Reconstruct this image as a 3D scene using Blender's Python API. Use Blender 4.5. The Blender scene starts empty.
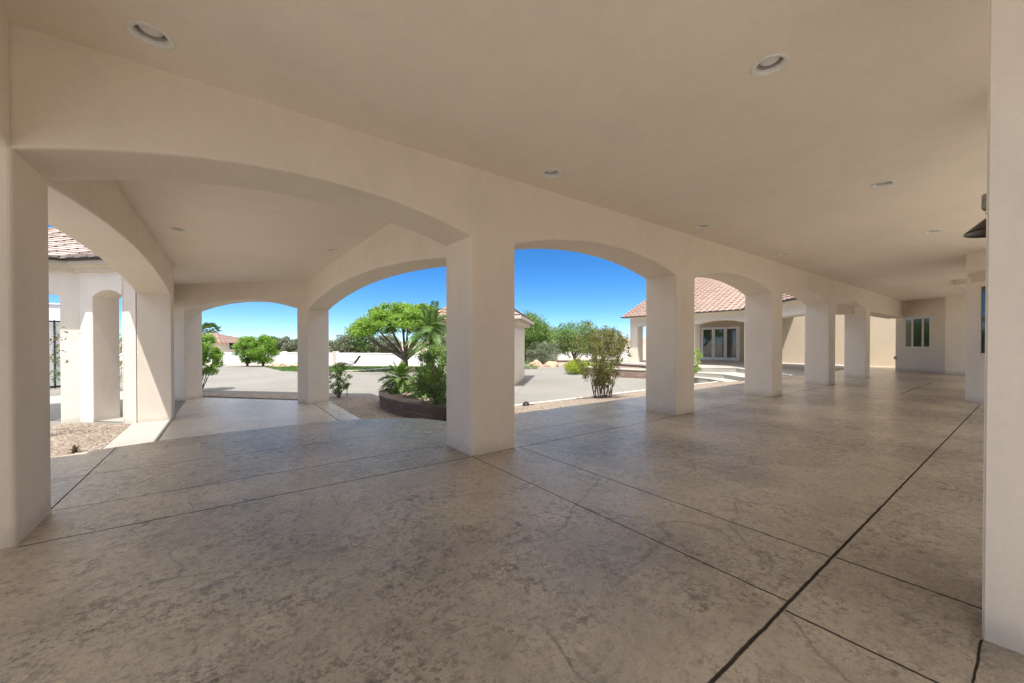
import bpy, bmesh, math, random
from mathutils import Vector, Matrix, noise
R = math.radians
sc = bpy.context.scene
COL = sc.collection
S2 = math.sqrt(2.0)
ZL = -0.60          # motor court level
ZC = 3.08           # ceiling
SP = 2.35           # springing of the arches

# ------------------------------------------------------------------ materials
class NT:
    def __init__(s, name):
        s.m = bpy.data.materials.new(name); s.m.use_nodes = True
        s.t = s.m.node_tree; s.b = s.t.nodes['Principled BSDF']
    def n(s, typ, **kw):
        x = s.t.nodes.new(typ)
        for k, v in kw.items(): setattr(x, k, v)
        return x
    def l(s, a, b): s.t.links.new(a, b)
    def val(s, sock, v):
        if isinstance(v, (int, float)): sock.default_value = v
        elif isinstance(v, tuple): sock.default_value = v if len(v) == len(sock.default_value) else v + (1,)
        else: s.l(v, sock)
    def math(s, op, a, b=None, c=None, clamp=False):
        x = s.n('ShaderNodeMath', operation=op, use_clamp=clamp)
        s.val(x.inputs[0], a)
        if b is not None: s.val(x.inputs[1], b)
        if c is not None: s.val(x.inputs[2], c)
        return x.outputs[0]
    def pos(s): return s.n('ShaderNodeNewGeometry').outputs['Position']
    def obj(s): return s.n('ShaderNodeTexCoord').outputs['Object']
    def noise(s, vec, scale, detail=4, rough=.55, dist=0, out='Fac'):
        x = s.n('ShaderNodeTexNoise'); s.l(vec, x.inputs['Vector'])
        x.inputs['Scale'].default_value = scale; x.inputs['Detail'].default_value = detail
        x.inputs['Roughness'].default_value = rough; x.inputs['Distortion'].default_value = dist
        return x.outputs[out]
    def vor(s, vec, scale, feature='F1', out='Distance', rnd=1):
        x = s.n('ShaderNodeTexVoronoi', feature=feature); s.l(vec, x.inputs['Vector'])
        x.inputs['Scale'].default_value = scale; x.inputs['Randomness'].default_value = rnd
        return x.outputs[out]
    def mapr(s, v, a, b, c=0, d=1):
        x = s.n('ShaderNodeMapRange'); s.l(v, x.inputs[0])
        for i, q in enumerate((a, b, c, d)): x.inputs[i+1].default_value = q
        return x.outputs[0]
    def mix(s, f, a, b, blend='MIX'):
        x = s.n('ShaderNodeMix', data_type='RGBA', blend_type=blend)
        s.val(x.inputs[0], f); s.val(x.inputs[6], a); s.val(x.inputs[7], b)
        return x.outputs[2]
    def ramp(s, v, stops):
        x = s.n('ShaderNodeValToRGB'); s.l(v, x.inputs[0])
        e = x.color_ramp.elements
        while len(e) < len(stops): e.new(.5)
        for i, (p, c) in enumerate(stops):
            e[i].position = p; e[i].color = tuple(c) + (1,)
        return x.outputs[0]
    def bump(s, h, strength, dist=.01, normal=None):
        x = s.n('ShaderNodeBump'); x.inputs['Strength'].default_value = strength
        x.inputs['Distance'].default_value = dist; s.l(h, x.inputs['Height'])
        if normal is not None: s.l(normal, x.inputs['Normal'])
        return x.outputs[0]
    def vscale(s, v, sc3):
        x = s.n('ShaderNodeVectorMath', operation='MULTIPLY'); s.l(v, x.inputs[0]); x.inputs[1].default_value = sc3
        return x.outputs[0]
    def vadd(s, v, w, k):
        a = s.n('ShaderNodeVectorMath', operation='SCALE'); s.l(w, a.inputs[0]); a.inputs[3].default_value = k
        x = s.n('ShaderNodeVectorMath', operation='ADD'); s.l(v, x.inputs[0]); s.l(a.outputs[0], x.inputs[1])
        return x.outputs[0]
    def out(s, color=None, rough=None, normal=None, **kw):
        if color is not None: s.val(s.b.inputs['Base Color'], color)
        if rough is not None: s.val(s.b.inputs['Roughness'], rough)
        if normal is not None: s.l(normal, s.b.inputs['Normal'])
        for k, v in kw.items(): s.val(s.b.inputs[k.replace('_', ' ')], v)
        return s.m

def stucco(name, col, var=.045, trowel=False):
    t = NT(name); p = t.pos()
    big = t.noise(p, .9, 5, .6)
    med = t.noise(t.vscale(p, (1, 1, .45)), 4.2, 6, .65, .6)
    fine = t.noise(p, 120, 3, .6)
    grit = t.noise(p, 38, 4, .6)
    v = t.math('ADD', t.math('MULTIPLY', big, .55), t.math('MULTIPLY', med, .45))
    dark = tuple(c*(1-var*1.9) for c in col); lite = tuple(min(1, c*(1+var)) for c in col)
    c = t.ramp(v, [(.32, dark), (.52, col), (.7, lite)])
    c = t.mix(t.math('MULTIPLY', t.mapr(grit, .42, .68), .16), c, tuple(q*.80 for q in col))
    z = t.n('ShaderNodeSeparateXYZ'); t.l(p, z.inputs[0])
    h = t.math('ADD', t.math('MULTIPLY', grit, .7), t.math('MULTIPLY', fine, .45))
    low = t.math('GREATER_THAN', z.outputs[1], 4.3)
    zr = t.math('ADD', z.outputs[2], t.math('MULTIPLY', low, -ZL))
    dirt = t.mapr(t.math('ADD', zr, t.math('MULTIPLY', t.noise(p, 7, 5), -.22)), -.09, .03, 1, 0)
    c = t.mix(t.math('MULTIPLY', dirt, .4), c, tuple(q*.5 for q in col))
    h2 = t.math('ADD', h, t.math('MULTIPLY', med, 1.6 if trowel else .8))
    nrm = t.bump(h2, .35 if not trowel else .45, .006)
    return t.out(c, .88, nrm)

def plain(name, col, rough=.6, metal=0, bumpy=0, scale=30):
    t = NT(name); p = t.obj()
    f = t.noise(p, scale, 4)
    c = t.mix(t.mapr(f, .3, .7, 0, 1), tuple(q*.88 for q in col), tuple(min(1, q*1.06) for q in col))
    n = t.bump(f, bumpy, .004) if bumpy else None
    return t.out(c, rough, n, Metallic=metal)

M = {}
CREAM = (.76, .68, .58)
M['stucco'] = stucco('stucco', CREAM)
M['ceiling'] = stucco('ceiling_stucco', (.82, .735, .635), .04, True)
M['stucco_brightened'] = stucco('stucco_brightened', (.84, .775, .68))  # cream stucco brightened, standing in for light these walls lack
M['stucco_tan'] = stucco('stucco_tan', (.52, .43, .32))
M['stucco_pale'] = stucco('stucco_pale', (.68, .60, .49))
M['white'] = plain('white_paint', (.78, .77, .74), .45)
M['white_wall'] = plain('white_block', (.80, .79, .78), .8, 0, .3, 6)
M['black'] = plain('black_metal', (.022, .02, .018), .45, .3)
M['bronze'] = plain('dark_bronze', (.05, .04, .032), .4, .6)
M['zinc'] = plain('grey_metal', (.33, .31, .28), .5, .3)
M['lens'] = plain('frosted_lens', (.78, .77, .75), .35)
M['can'] = plain('can_inside', (.55, .53, .50), .4, .3)
M['bark'] = plain('bark', (.10, .075, .055), .9, 0, .8, 22)
M['twig'] = plain('twig_bark', (.16, .12, .085), .9, 0, .6, 30)
M['palmbark'] = plain('palm_bark', (.11, .08, .055), .95, 0, .9, 18)
M['curb'] = plain('concrete_edging', (.56, .50, .43), .85, 0, .3, 8)
M['fabric'] = plain('dark_sling', (.03, .03, .035), .7)
M['fascia'] = plain('fascia_paint', (.60, .52, .43), .7)
M['drip'] = plain('roof_edge_metal', (.055, .04, .032), .5)

def glass_mat(name, col):
    t = NT(name)
    return t.out(col, .04, None, Specular_IOR_Level=.9)
M['glass'] = glass_mat('window_glass', (.035, .045, .045))
M['glass_pale'] = glass_mat('grey_glass', (.22, .20, .18))  # paler, greyer pane colour

# stamped and sealed concrete; the saw joints are listed in metres (axis, position, from, to, half width)
JOINTS = [('y', .68, -9, 11.9, .0065), ('x', 2.10, .69, 3.56, .0045), ('x', 2.73, .69, 3.56, .005), ('x', 2.75, .12, .67, .006),
          ('x', 2.02, .13, .67, .005), ('y', .13, -6, 2.46, .0035), ('y', 3.565, -1.0, 2.08, .006), ('y', 4.19, -1.6, 2.08, .0045),
          ('x', -1.03, 4.2, 6.6, .005), ('y', 3.565, 2.7, 24, .006), ('y', 4.2, 2.7, 20, .005), ('x', 6.34, .7, 5.4, .004),
          ('x', 10.28, .7, 5.4, .006), ('x', 14.3, .7, 5.4, .006), ('x', 18.3, .7, 5.4, .006), ('y', 1.95, 13.0, 17.5, .012),
          ('x', 4.45, 3.6, 5.3, .004), ('y', 5.15, -1.6, 2.4, .004)]
def stamped(name, cols, joints, rough=(.36, .62), glow=1.0):
    t = NT(name); p = t.pos()
    wob = t.noise(p, 1.6, 4, .6, out='Color')
    pw = t.vadd(p, wob, .55)
    big = t.noise(p, .55, 4, .55)
    med = t.noise(t.vadd(p, wob, .18), 2.6, 9, .68)
    speck = t.noise(t.vadd(p, wob, .05), 13, 13, .84)
    fine = t.noise(p, 75, 5, .65)
    # long irregular seams of the stamp
    wob2 = t.noise(p, 3.2, 6, .65, out='Color')
    wob0 = t.noise(p, .8, 2, .5, out='Color')
    q = t.vadd(t.vadd(p, wob0, 1.0), wob2, .16)
    edge = t.vor(q, .62, 'DISTANCE_TO_EDGE')
    keep = t.mapr(t.noise(p, .9, 3), .42, .48)
    seam = t.math('MULTIPLY', t.mapr(edge, .0, .0065, .8, 0), keep)
    edge2 = t.vor(q, 1.7, 'DISTANCE_TO_EDGE')
    keep2 = t.mapr(t.noise(p, 2.1, 3), .55, .66)
    seam2 = t.math('MULTIPLY', t.mapr(edge2, .0, .012, .6, 0), keep2)
    seams = t.math('MAXIMUM', seam, seam2)
    patch = t.mapr(t.math('ADD', t.math('MULTIPLY', big, .5), t.math('MULTIPLY', med, .6)), .47, .66)
    sp = t.math('MULTIPLY', t.mapr(speck, .50, .585), t.math('ADD', .20, t.math('MULTIPLY', patch, .80)))
    c = t.ramp(med, [(.28, cols[0]), (.5, cols[1]), (.72, cols[2])])
    c = t.mix(t.math('MULTIPLY', t.mapr(big, .42, .60), .8), c, cols[3])
    c = t.mix(t.math('MULTIPLY', sp, .85), c, cols[4])
    c = t.mix(t.math('MULTIPLY', t.mapr(fine, .55, .75), .22), c, cols[2])
    c = t.mix(t.math('MULTIPLY', seams, .5), c, cols[4])
    flk = t.noise(t.vadd(p, wob, .03), 31, 9, .74)
    c = t.mix(t.math('MULTIPLY', t.math('MULTIPLY', t.mapr(flk, .535, .57), t.math('ADD', .25, t.math('MULTIPLY', patch, .75))), .8), c, cols[4])
    pit = t.noise(p, 47, 5, .7)
    c = t.mix(t.math('MULTIPLY', t.math('MULTIPLY', t.mapr(pit, .55, .61), t.math('ADD', .3, t.math('MULTIPLY', patch, .7))), .5), c, cols[4])
    h = t.math('SUBTRACT', t.math('ADD', t.math('MULTIPLY', med, 1.1), t.math('ADD', t.math('MULTIPLY', speck, -.32), t.math('MULTIPLY', fine, .12))), t.math('MULTIPLY', seams, .45))
    rg = t.math('ADD', rough[0], t.math('MULTIPLY', t.mapr(speck, .4, .65), rough[1]-rough[0]))
    if joints:
        s = t.n('ShaderNodeSeparateXYZ'); t.l(p, s.inputs[0])
        jw = t.noise(p, 9, 3)
        jo = t.math('MULTIPLY', t.math('SUBTRACT', jw, .5), .012)
        acc = None
        for ax, v, a, b, w in joints:
            u, o = (s.outputs[0], s.outputs[1]) if ax == 'x' else (s.outputs[1], s.outputs[0])
            d = t.math('ABSOLUTE', t.math('SUBTRACT', t.math('ADD', u, jo), v))
            m = t.math('SUBTRACT', 1, t.math('DIVIDE', t.math('SUBTRACT', d, w*.7), w*.6, clamp=True))
            k = t.math('LESS_THAN', t.math('ABSOLUTE', t.math('SUBTRACT', o, (a+b)/2)), (b-a)/2)
            m = t.math('MULTIPLY', m, k)
            acc = m if acc is None else t.math('MAXIMUM', acc, m)
        c = t.mix(t.math('MULTIPLY', acc, .92), c, (.022, .017, .013))
        h = t.math('SUBTRACT', h, t.math('MULTIPLY', acc, 1.2))
        rg = t.math('MAXIMUM', rg, t.math('MULTIPLY', acc, .9))
        soft = t.bump(t.math('ADD', t.math('MULTIPLY', t.noise(t.vadd(p, wob, .18), 5.0, 5, .6), 1.0), t.math('MULTIPLY', med, .8)), 1.0, .036)
    if joints: t.val(t.b.inputs['Specular IOR Level'], t.math('MULTIPLY', t.math('SUBTRACT', 1, acc), .5))
    coat = t.math('MULTIPLY', t.mapr(big, .3, .6, .35, .6), t.math('SUBTRACT', 1, acc)) if joints else .12
    t.l(soft, t.b.inputs['Coat Normal'])
    return t.out(c, rg, t.bump(h, .85, .02), Coat_Weight=coat, Coat_Roughness=.16)
M['patio'] = stamped('stamped_concrete', [(.37, .305, .225), (.505, .425, .318), (.615, .525, .40), (.285, .235, .178), (.075, .06, .042)], JOINTS, (.24, .5))
M['bayfloor'] = stamped('stamped_concrete_pale', [(.44, .38, .31), (.53, .465, .385), (.6, .53, .45), (.48, .415, .34), (.26, .21, .165)],
                        [('x', 2.1, 6.6, 13, .009), ('x', -1.03, 6.6, 12.1, .009)])

def concrete(name, col, joint=None):
    t = NT(name); p = t.pos()
    a = t.noise(p, .35, 5, .6); b = t.noise(p, 5, 6, .65); f = t.noise(p, 60, 3)
    c = t.ramp(a, [(.3, tuple(q*.84 for q in col)), (.55, col), (.75, tuple(min(1, q*1.08) for q in col))])
    c = t.mix(t.math('MULTIPLY', t.mapr(b, .5, .75), .22), c, tuple(q*.74 for q in col))
    if joint:
        s = t.n('ShaderNodeSeparateXYZ'); t.l(p, s.inputs[0])
        u = t.math('ADD', s.outputs[0], s.outputs[1]); v = t.math('SUBTRACT', s.outputs[0], s.outputs[1])
        acc = None
        for w in (u, v):
            fr = t.math('ABSOLUTE', t.math('SUBTRACT', t.math('FRACT', t.math('DIVIDE', w, joint)), .5))
            m = t.math('LESS_THAN', fr, .0032)
            acc = m if acc is None else t.math('MAXIMUM', acc, m)
        c = t.mix(t.math('MULTIPLY', acc, .6), c, tuple(q*.35 for q in col))
    return t.out(c, .85, t.bump(t.math('ADD', b, f), .25, .006))
M['drive'] = concrete('driveway_concrete', (.205, .19, .166), 5.6)
M['bounce_pale'] = concrete('bounce_deck_concrete', (.44, .42, .385))  # pale surface for the added bounce ground out of view
M['border'] = concrete('pale_concrete', (.37, .345, .305))

def gravel(name, cols, scale=26):
    t = NT(name); p = t.pos()
    v = t.n('ShaderNodeTexVoronoi'); t.l(p, v.inputs['Vector']); v.inputs['Scale'].default_value = scale
    s = t.n('ShaderNodeSeparateColor'); t.l(v.outputs['Color'], s.inputs[0])
    c = t.ramp(s.outputs[0], [(0, cols[0]), (.35, cols[1]), (.7, cols[2]), (1, cols[3])])
    e = t.mapr(v.outputs['Distance'], .25, .75, 1, 0)
    big = t.noise(p, 1.1, 5)
    c = t.mix(t.mapr(big, .5, .75, 0, .4), c, cols[0])
    return t.out(c, .92, t.bump(t.math('ADD', e, t.math('MULTIPLY', big, .8)), .9, .02))
M['gravel'] = gravel('tan_gravel', [(.15, .11, .08), (.235, .18, .135), (.31, .245, .19), (.38, .315, .255)])
M['gravel_dark'] = gravel('brown_gravel', [(.18, .14, .11), (.29, .225, .175), (.39, .31, .245), (.48, .39, .32)])
M['soil'] = gravel('desert_soil', [(.30, .23, .17), (.36, .28, .21), (.40, .32, .25), (.44, .36, .28)], 8)
M['boulder'] = plain('sandstone', (.46, .32, .21), .9, 0, .7, 5)
M['pebble'] = plain('dark_rock', (.06, .05, .04), .9, 0, .6, 12)

def block(name, cols, sx=.40, sz=.10):
    t = NT(name); p = t.obj()
    br = t.n('ShaderNodeTexBrick'); s = t.n('ShaderNodeSeparateXYZ'); t.l(p, s.inputs[0])
    cb = t.n('ShaderNodeCombineXYZ'); t.l(t.math('SUBTRACT', s.outputs[1], s.outputs[0]), cb.inputs[0]); t.l(s.outputs[2], cb.inputs[1])
    t.l(cb.outputs[0], br.inputs['Vector'])
    br.inputs['Scale'].default_value = 1; br.inputs['Brick Width'].default_value = sx; br.inputs['Row Height'].default_value = sz
    br.inputs['Mortar Size'].default_value = .006
    br.inputs['Color1'].default_value = cols[0]+(1,); br.inputs['Color2'].default_value = cols[1]+(1,); br.inputs['Mortar'].default_value = cols[2]+(1,)
    n = t.noise(p, 14, 6, .7)
    c = t.mix(t.mapr(n, .35, .7, 0, .45), br.outputs['Color'], cols[2])
    return t.out(c, .93, t.bump(t.math('SUBTRACT', n, br.outputs['Fac']), .9, .02))
M['block'] = block('retaining_block', [(.17, .125, .10), (.24, .18, .145), (.08, .06, .05)])
M['block_red'] = block('garden_wall_block', [(.24, .16, .125), (.33, .24, .19), (.11, .08, .065)], .42, .13)

def tile(name, a, b, c3):
    t = NT(name); p = t.pos()
    g = t.n('ShaderNodeNewGeometry')
    isl = g.outputs['Random Per Island']
    n = t.noise(p, 2.2, 5); f = t.noise(p, 28, 4)
    c = t.mix(isl, a, b); c = t.mix(t.mapr(n, .4, .7, 0, .6), c, c3)
    return t.out(c, .85, t.bump(f, .4, .01))
M['tile'] = tile('roof_tile', (.275, .172, .135), (.25, .155, .12), (.29, .195, .158))
M['tile_pale'] = tile('weathered_roof_tile', (.50, .41, .35), (.40, .32, .27), (.55, .47, .42))
M['tile_red'] = tile('red_roof_tile', (.45, .16, .08), (.38, .13, .07), (.48, .2, .12))
M['tile_grey'] = tile('grey_roof', (.25, .25, .27), (.2, .2, .22), (.3, .3, .31))

def leaf(name, a, b, c3, trans=.25):
    t = NT(name)
    g = t.n('ShaderNodeNewGeometry'); isl = g.outputs['Random Per Island']
    c = t.ramp(isl, [(0, a), (.5, b), (1, c3)])
    t.out(c, .5, None)
    tr = t.n('ShaderNodeBsdfTranslucent'); t.l(c, tr.inputs['Color'])
    mx = t.n('ShaderNodeMixShader'); mx.inputs[0].default_value = trans
    o = t.t.nodes['Material Output']
    t.l(t.b.outputs[0], mx.inputs[1]); t.l(tr.outputs[0], mx.inputs[2]); t.l(mx.outputs[0], o.inputs['Surface'])
    return t.m
M['leaf_bright'] = leaf('bright_leaves', (0.135, 0.257, 0.030), (0.243, 0.405, 0.047), (0.365, 0.513, 0.081), 0.45)
M['leaf_citrus'] = leaf('citrus_leaves', (0.095, 0.216, 0.027), (0.203, 0.378, 0.041), (0.338, 0.499, 0.068), 0.45)
M['leaf_dark'] = leaf('dark_leaves', (0.046, 0.091, 0.023), (0.085, 0.156, 0.039), (0.130, 0.208, 0.058), 0.35)
M['leaf_olive'] = leaf('olive_leaves', (0.105, 0.112, 0.033), (0.188, 0.180, 0.057), (0.300, 0.247, 0.090), 0.35)
M['leaf_bush'] = leaf('brownish_leaves', (.09, .11, .03), (.17, .18, .045), (.27, .24, .075), .3)
M['leaf_grey'] = leaf('grey_green_leaves', (0.125, 0.163, 0.094), (0.188, 0.225, 0.131), (0.237, 0.263, 0.163), 0.30)
M['leaf_yellow'] = leaf('yellow_green_leaves', (0.204, 0.288, 0.024), (0.324, 0.408, 0.036), (0.432, 0.480, 0.060), 0.40)
M['frond'] = leaf('palm_fronds', (0.075, 0.150, 0.033), (0.135, 0.240, 0.053), (0.210, 0.330, 0.083), 0.30)
M['mid'] = leaf('mid_green_leaves', (0.087, 0.167, 0.032), (0.160, 0.261, 0.051), (0.232, 0.348, 0.080), 0.38)
M['grass'] = leaf('grass_blades', (0.065, 0.130, 0.023), (0.104, 0.195, 0.033), (0.143, 0.247, 0.046), 0.30)
M['turf'] = plain('turf', (.06, .11, .022), .95, 0, .5, 40)
M['hill'] = plain('desert_hill', (.33, .25, .19), .95, 0, .4, .02)

# ------------------------------------------------------------------ object helpers
def mk(name, verts, faces, mat, parent=None):
    me = bpy.data.meshes.new(name); me.from_pydata([tuple(v) for v in verts], [], faces)
    me.validate(); me.update()
    o = bpy.data.objects.new(name, me); COL.objects.link(o)
    if mat: me.materials.append(M[mat] if isinstance(mat, str) else mat)
    if parent: o.parent = parent; o.matrix_parent_inverse = Matrix.Translation(-parent.location) if False else Matrix()
    return o
def mkb(name, bm, mat, parent=None, rec=True):
    if rec: bmesh.ops.recalc_face_normals(bm, faces=bm.faces)
    me = bpy.data.meshes.new(name); bm.to_mesh(me); bm.free()
    o = bpy.data.objects.new(name, me); COL.objects.link(o)
    if mat: me.materials.append(M[mat])
    if parent: o.parent = parent
    return o
def tag(o, label, cat, group=None):
    o['label'] = label; o['category'] = cat
    if group: o['group'] = group
    return o
def thing(name, label, cat, loc=(0, 0, 0), rz=0, group=None):
    o = bpy.data.objects.new(name, None); COL.objects.link(o); o.location = loc; o.rotation_euler = (0, 0, rz)
    o.empty_display_size = .2
    return tag(o, label, cat, group)
def struct(o): o['kind'] = 'structure'; return o
def dup(root, loc, rz=None, label=None, scale=None):
    r = root.copy(); COL.objects.link(r); r.location = loc
    if rz is not None: r.rotation_euler = (0, 0, rz)
    if scale: r.scale = (scale,)*3
    if label: r['label'] = label
    for ch in list(root.children):
        c = ch.copy(); COL.objects.link(c); c.parent = r
        for g in ch.children:
            d = g.copy(); COL.objects.link(d); d.parent = c
    return r
def bx(bm, x0, x1, y0, y1, z0, z1, mat=None):
    vs = [bm.verts.new(p) for p in ((x0,y0,z0),(x1,y0,z0),(x1,y1,z0),(x0,y1,z0),(x0,y0,z1),(x1,y0,z1),(x1,y1,z1),(x0,y1,z1))]
    if mat is not None:
        for v in vs: v.co = mat @ v.co
    for f in ((0,3,2,1),(4,5,6,7),(0,1,5,4),(1,2,6,5),(2,3,7,6),(3,0,4,7)): bm.faces.new([vs[i] for i in f])
    return vs
def box(name, x0, x1, y0, y1, z0, z1, mat, parent=None, bev=0, xf=None):
    bm = bmesh.new(); bx(bm, x0, x1, y0, y1, z0, z1, xf)
    if bev: bmesh.ops.bevel(bm, geom=list(bm.edges), offset=bev, segments=2, affect='EDGES')
    return mkb(name, bm, mat, parent)
def prism(name, poly, z0, z1, mat, parent=None, bev=0):
    bm = bmesh.new()
    lo = [bm.verts.new((x, y, z0)) for x, y in poly]; hi = [bm.verts.new((x, y, z1)) for x, y in poly]
    n = len(poly); bm.faces.new(lo[::-1]); top = bm.faces.new(hi)
    side = []
    for i in range(n): side.append(bm.faces.new((lo[i], lo[(i+1) % n], hi[(i+1) % n], hi[i])))
    if bev:
        es = list(top.edges)
        bmesh.ops.bevel(bm, geom=es, offset=bev, segments=2, affect='EDGES')
    return mkb(name, bm, mat, parent)
def sheet(name, poly, z, mat, sub=None):
    bm = bmesh.new(); bm.faces.new([bm.verts.new((x, y, z)) for x, y in poly])
    bmesh.ops.triangulate(bm, faces=bm.faces)
    for f in bm.faces:
        f.normal_update()
        if f.normal.z < 0: f.normal_flip()
    return struct(mkb(name, bm, mat, None, False))
def tube(bm, pts, rads, seg=8, cap=True):
    rings = []
    for i, p in enumerate(pts):
        p = Vector(p)
        d = (Vector(pts[min(i+1, len(pts)-1)]) - Vector(pts[max(i-1, 0)])).normalized()
        a = Vector((0, 0, 1)) if abs(d.z) < .9 else Vector((1, 0, 0))
        u = d.cross(a).normalized(); w = d.cross(u)
        r = rads[i] if isinstance(rads, (list, tuple)) else rads
        rings.append([bm.verts.new(p + u*math.cos(t)*r + w*math.sin(t)*r) for t in [2*math.pi*k/seg for k in range(seg)]])
    for a, b in zip(rings, rings[1:]):
        for k in range(seg): bm.faces.new((a[k], a[(k+1) % seg], b[(k+1) % seg], b[k]))
    if cap:
        bm.faces.new(rings[0][::-1]); bm.faces.new(rings[-1])
def lathe(bm, prof, seg=32, c=(0, 0, 0)):
    rings = [[bm.verts.new((c[0]+r*math.cos(2*math.pi*k/seg), c[1]+r*math.sin(2*math.pi*k/seg), c[2]+z)) for k in range(seg)] for r, z in prof]
    for a, b in zip(rings, rings[1:]):
        for k in range(seg): bm.faces.new((a[k], a[(k+1) % seg], b[(k+1) % seg], b[k]))
    return rings

def arc_pts(a, b, spring, crown, n=28):
    half = (b-a)/2; rise = crown-spring; rad = (half*half+rise*rise)/(2*rise); cz = crown-rad; out = []
    for i in range(n+1):
        s = a + (b-a)*i/n; d = s-(a+b)/2
        out.append((s, cz+math.sqrt(max(0, rad*rad-d*d))))
    return out
def arch_wall(name, origin, dirv, thick, s0, s1, piers, zb, zt, parent, mat='stucco', rise=.225, spring=SP, flat=(), zbs=None, piername='pier', bev=.022):
    """A wall along dirv from s0 to s1, its inner thickness to the left of dirv. piers: list of (a, b); arches between."""
    dx = Vector((dirv[0], dirv[1], 0)).normalized(); nx = Vector((-dx.y, dx.x, 0)); o = Vector((origin[0], origin[1], 0))
    piers = sorted(piers); low = []; cur = s0
    pts = []
    def opening(a, b):
        if any(abs(a-f) < .02 for f in flat): return [(a, spring), (b, spring)]
        return arc_pts(a, b, spring, spring+rise)
    if piers[0][0] > s0 + .01: pts += opening(s0, piers[0][0])
    for i, (a, b) in enumerate(piers):
        z0 = zb if zbs is None else zbs[i]
        pts += [(a, z0), (b, z0)]
        nxt = piers[i+1][0] if i+1 < len(piers) else s1
        if nxt > b + .01:
            pts += opening(b, nxt)
    pts += [(s1, zt), (s0, zt)]
    cl = []
    for p in pts:
        if not cl or (abs(cl[-1][0]-p[0]) + abs(cl[-1][1]-p[1])) > 1e-5: cl.append(p)
    bm = bmesh.new()
    fr = [bm.verts.new(o + dx*s + Vector((0, 0, z))) for s, z in cl]
    bk = [bm.verts.new(o + dx*s + nx*thick + Vector((0, 0, z))) for s, z in cl]
    n = len(cl); ff = bm.faces.new(fr); fb = bm.faces.new(bk[::-1])
    for i in range(n): bm.faces.new((fr[i], bk[i], bk[(i+1) % n], fr[(i+1) % n]))
    bmesh.ops.recalc_face_normals(bm, faces=bm.faces)
    es = []
    for f in (ff, fb):
        for e in f.edges:
            za, zb2 = e.verts[0].co.z, e.verts[1].co.z
            if max(za, zb2) > zt-.001 and min(za, zb2) > zt-.001: continue
            if max(za, zb2) < spring-.3: continue          # on the floor
            es.append(e)
    bmesh.ops.bevel(bm, geom=es, offset=bev, segments=3, affect='EDGES', profile=.5)
    bmesh.ops.triangulate(bm, faces=[f for f in bm.faces if len(f.verts) > 4])
    # split at the springing line: piers below, header above
    def cut(keep_above):
        b2 = bm.copy()
        g = list(b2.verts)+list(b2.edges)+list(b2.faces)
        bmesh.ops.bisect_plane(b2, geom=g, plane_co=(0, 0, spring-.0005), plane_no=(0, 0, 1), clear_inner=keep_above, clear_outer=not keep_above)
        return b2
    hd = mkb(name, cut(True), mat, parent)
    for (a, b) in piers:
        b2 = cut(False); rem = []
        for v in b2.verts:
            s = (v.co-o).dot(dx)
            if s < a-.03 or s > b+.03: rem.append(v)
        bmesh.ops.delete(b2, geom=rem, context='VERTS')
        if len(b2.verts): mkb(piername, b2, mat, parent)
        else: b2.free()
    bm.free()
    return hd

def ceiling(name, poly, z, holes, mat, parent, rad=.086):
    bm = bmesh.new(); es = []
    def loop(pts):
        vs = [bm.verts.new(p) for p in pts]
        for i in range(len(vs)): es.append(bm.edges.new((vs[i], vs[(i+1) % len(vs)])))
    loop([(x, y, z) for x, y in poly])
    for (x, y) in holes: loop([(x+rad*math.cos(2*math.pi*k/24), y+rad*math.sin(2*math.pi*k/24), z) for k in range(24)])
    bmesh.ops.triangle_fill(bm, edges=es, use_beauty=True)
    for f in bm.faces:
        f.normal_update()
        if f.normal.z > 0: f.normal_flip()
    return mkb(name, bm, mat, parent, False)

def tile_face(bm, p0, p1, t1, t0, n, lift=.05, gap=.004, width=.33, rng=random.Random(1)):
    """courses of flat tiles between the eave p0-p1 and the top t0-t1; every tile is its own island"""
    p0, p1, t0, t1 = map(Vector, (p0, p1, t0, t1))
    nrm = (p1-p0).cross(t0-p0 if (t0-p0).length > .1 else t1-p0).normalized()
    if nrm.z < 0: nrm = -nrm
    for i in range(n):
        f0, f1 = i/n, min(1, (i+1.25)/n)
        a0, a1 = p0.lerp(t0, f0), p1.lerp(t1, f0); b0, b1 = p0.lerp(t0, f1), p1.lerp(t1, f1)
        L = (a1-a0).length; k = max(1, int(L/width))
        for j in range(k):
            u0, u1 = j/k, (j+1)/k
            j0 = rng.uniform(-.008, .008)
            g = gap/max(L/k, .05)*.5
            q = [a0.lerp(a1, u0+g)+nrm*(lift+j0), a0.lerp(a1, u1-g)+nrm*(lift+j0), b0.lerp(b1, u1-g)+nrm*.006, b0.lerp(b1, u0+g)+nrm*.006]
            lo = [a0.lerp(a1, u0+g)-nrm*.0, a0.lerp(a1, u1-g)-nrm*.0]
            vs = [bm.verts.new(v) for v in q]; ls = [bm.verts.new(v) for v in lo]
            bm.faces.new(vs); bm.faces.new((ls[0], ls[1], vs[1], vs[0]))

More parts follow.
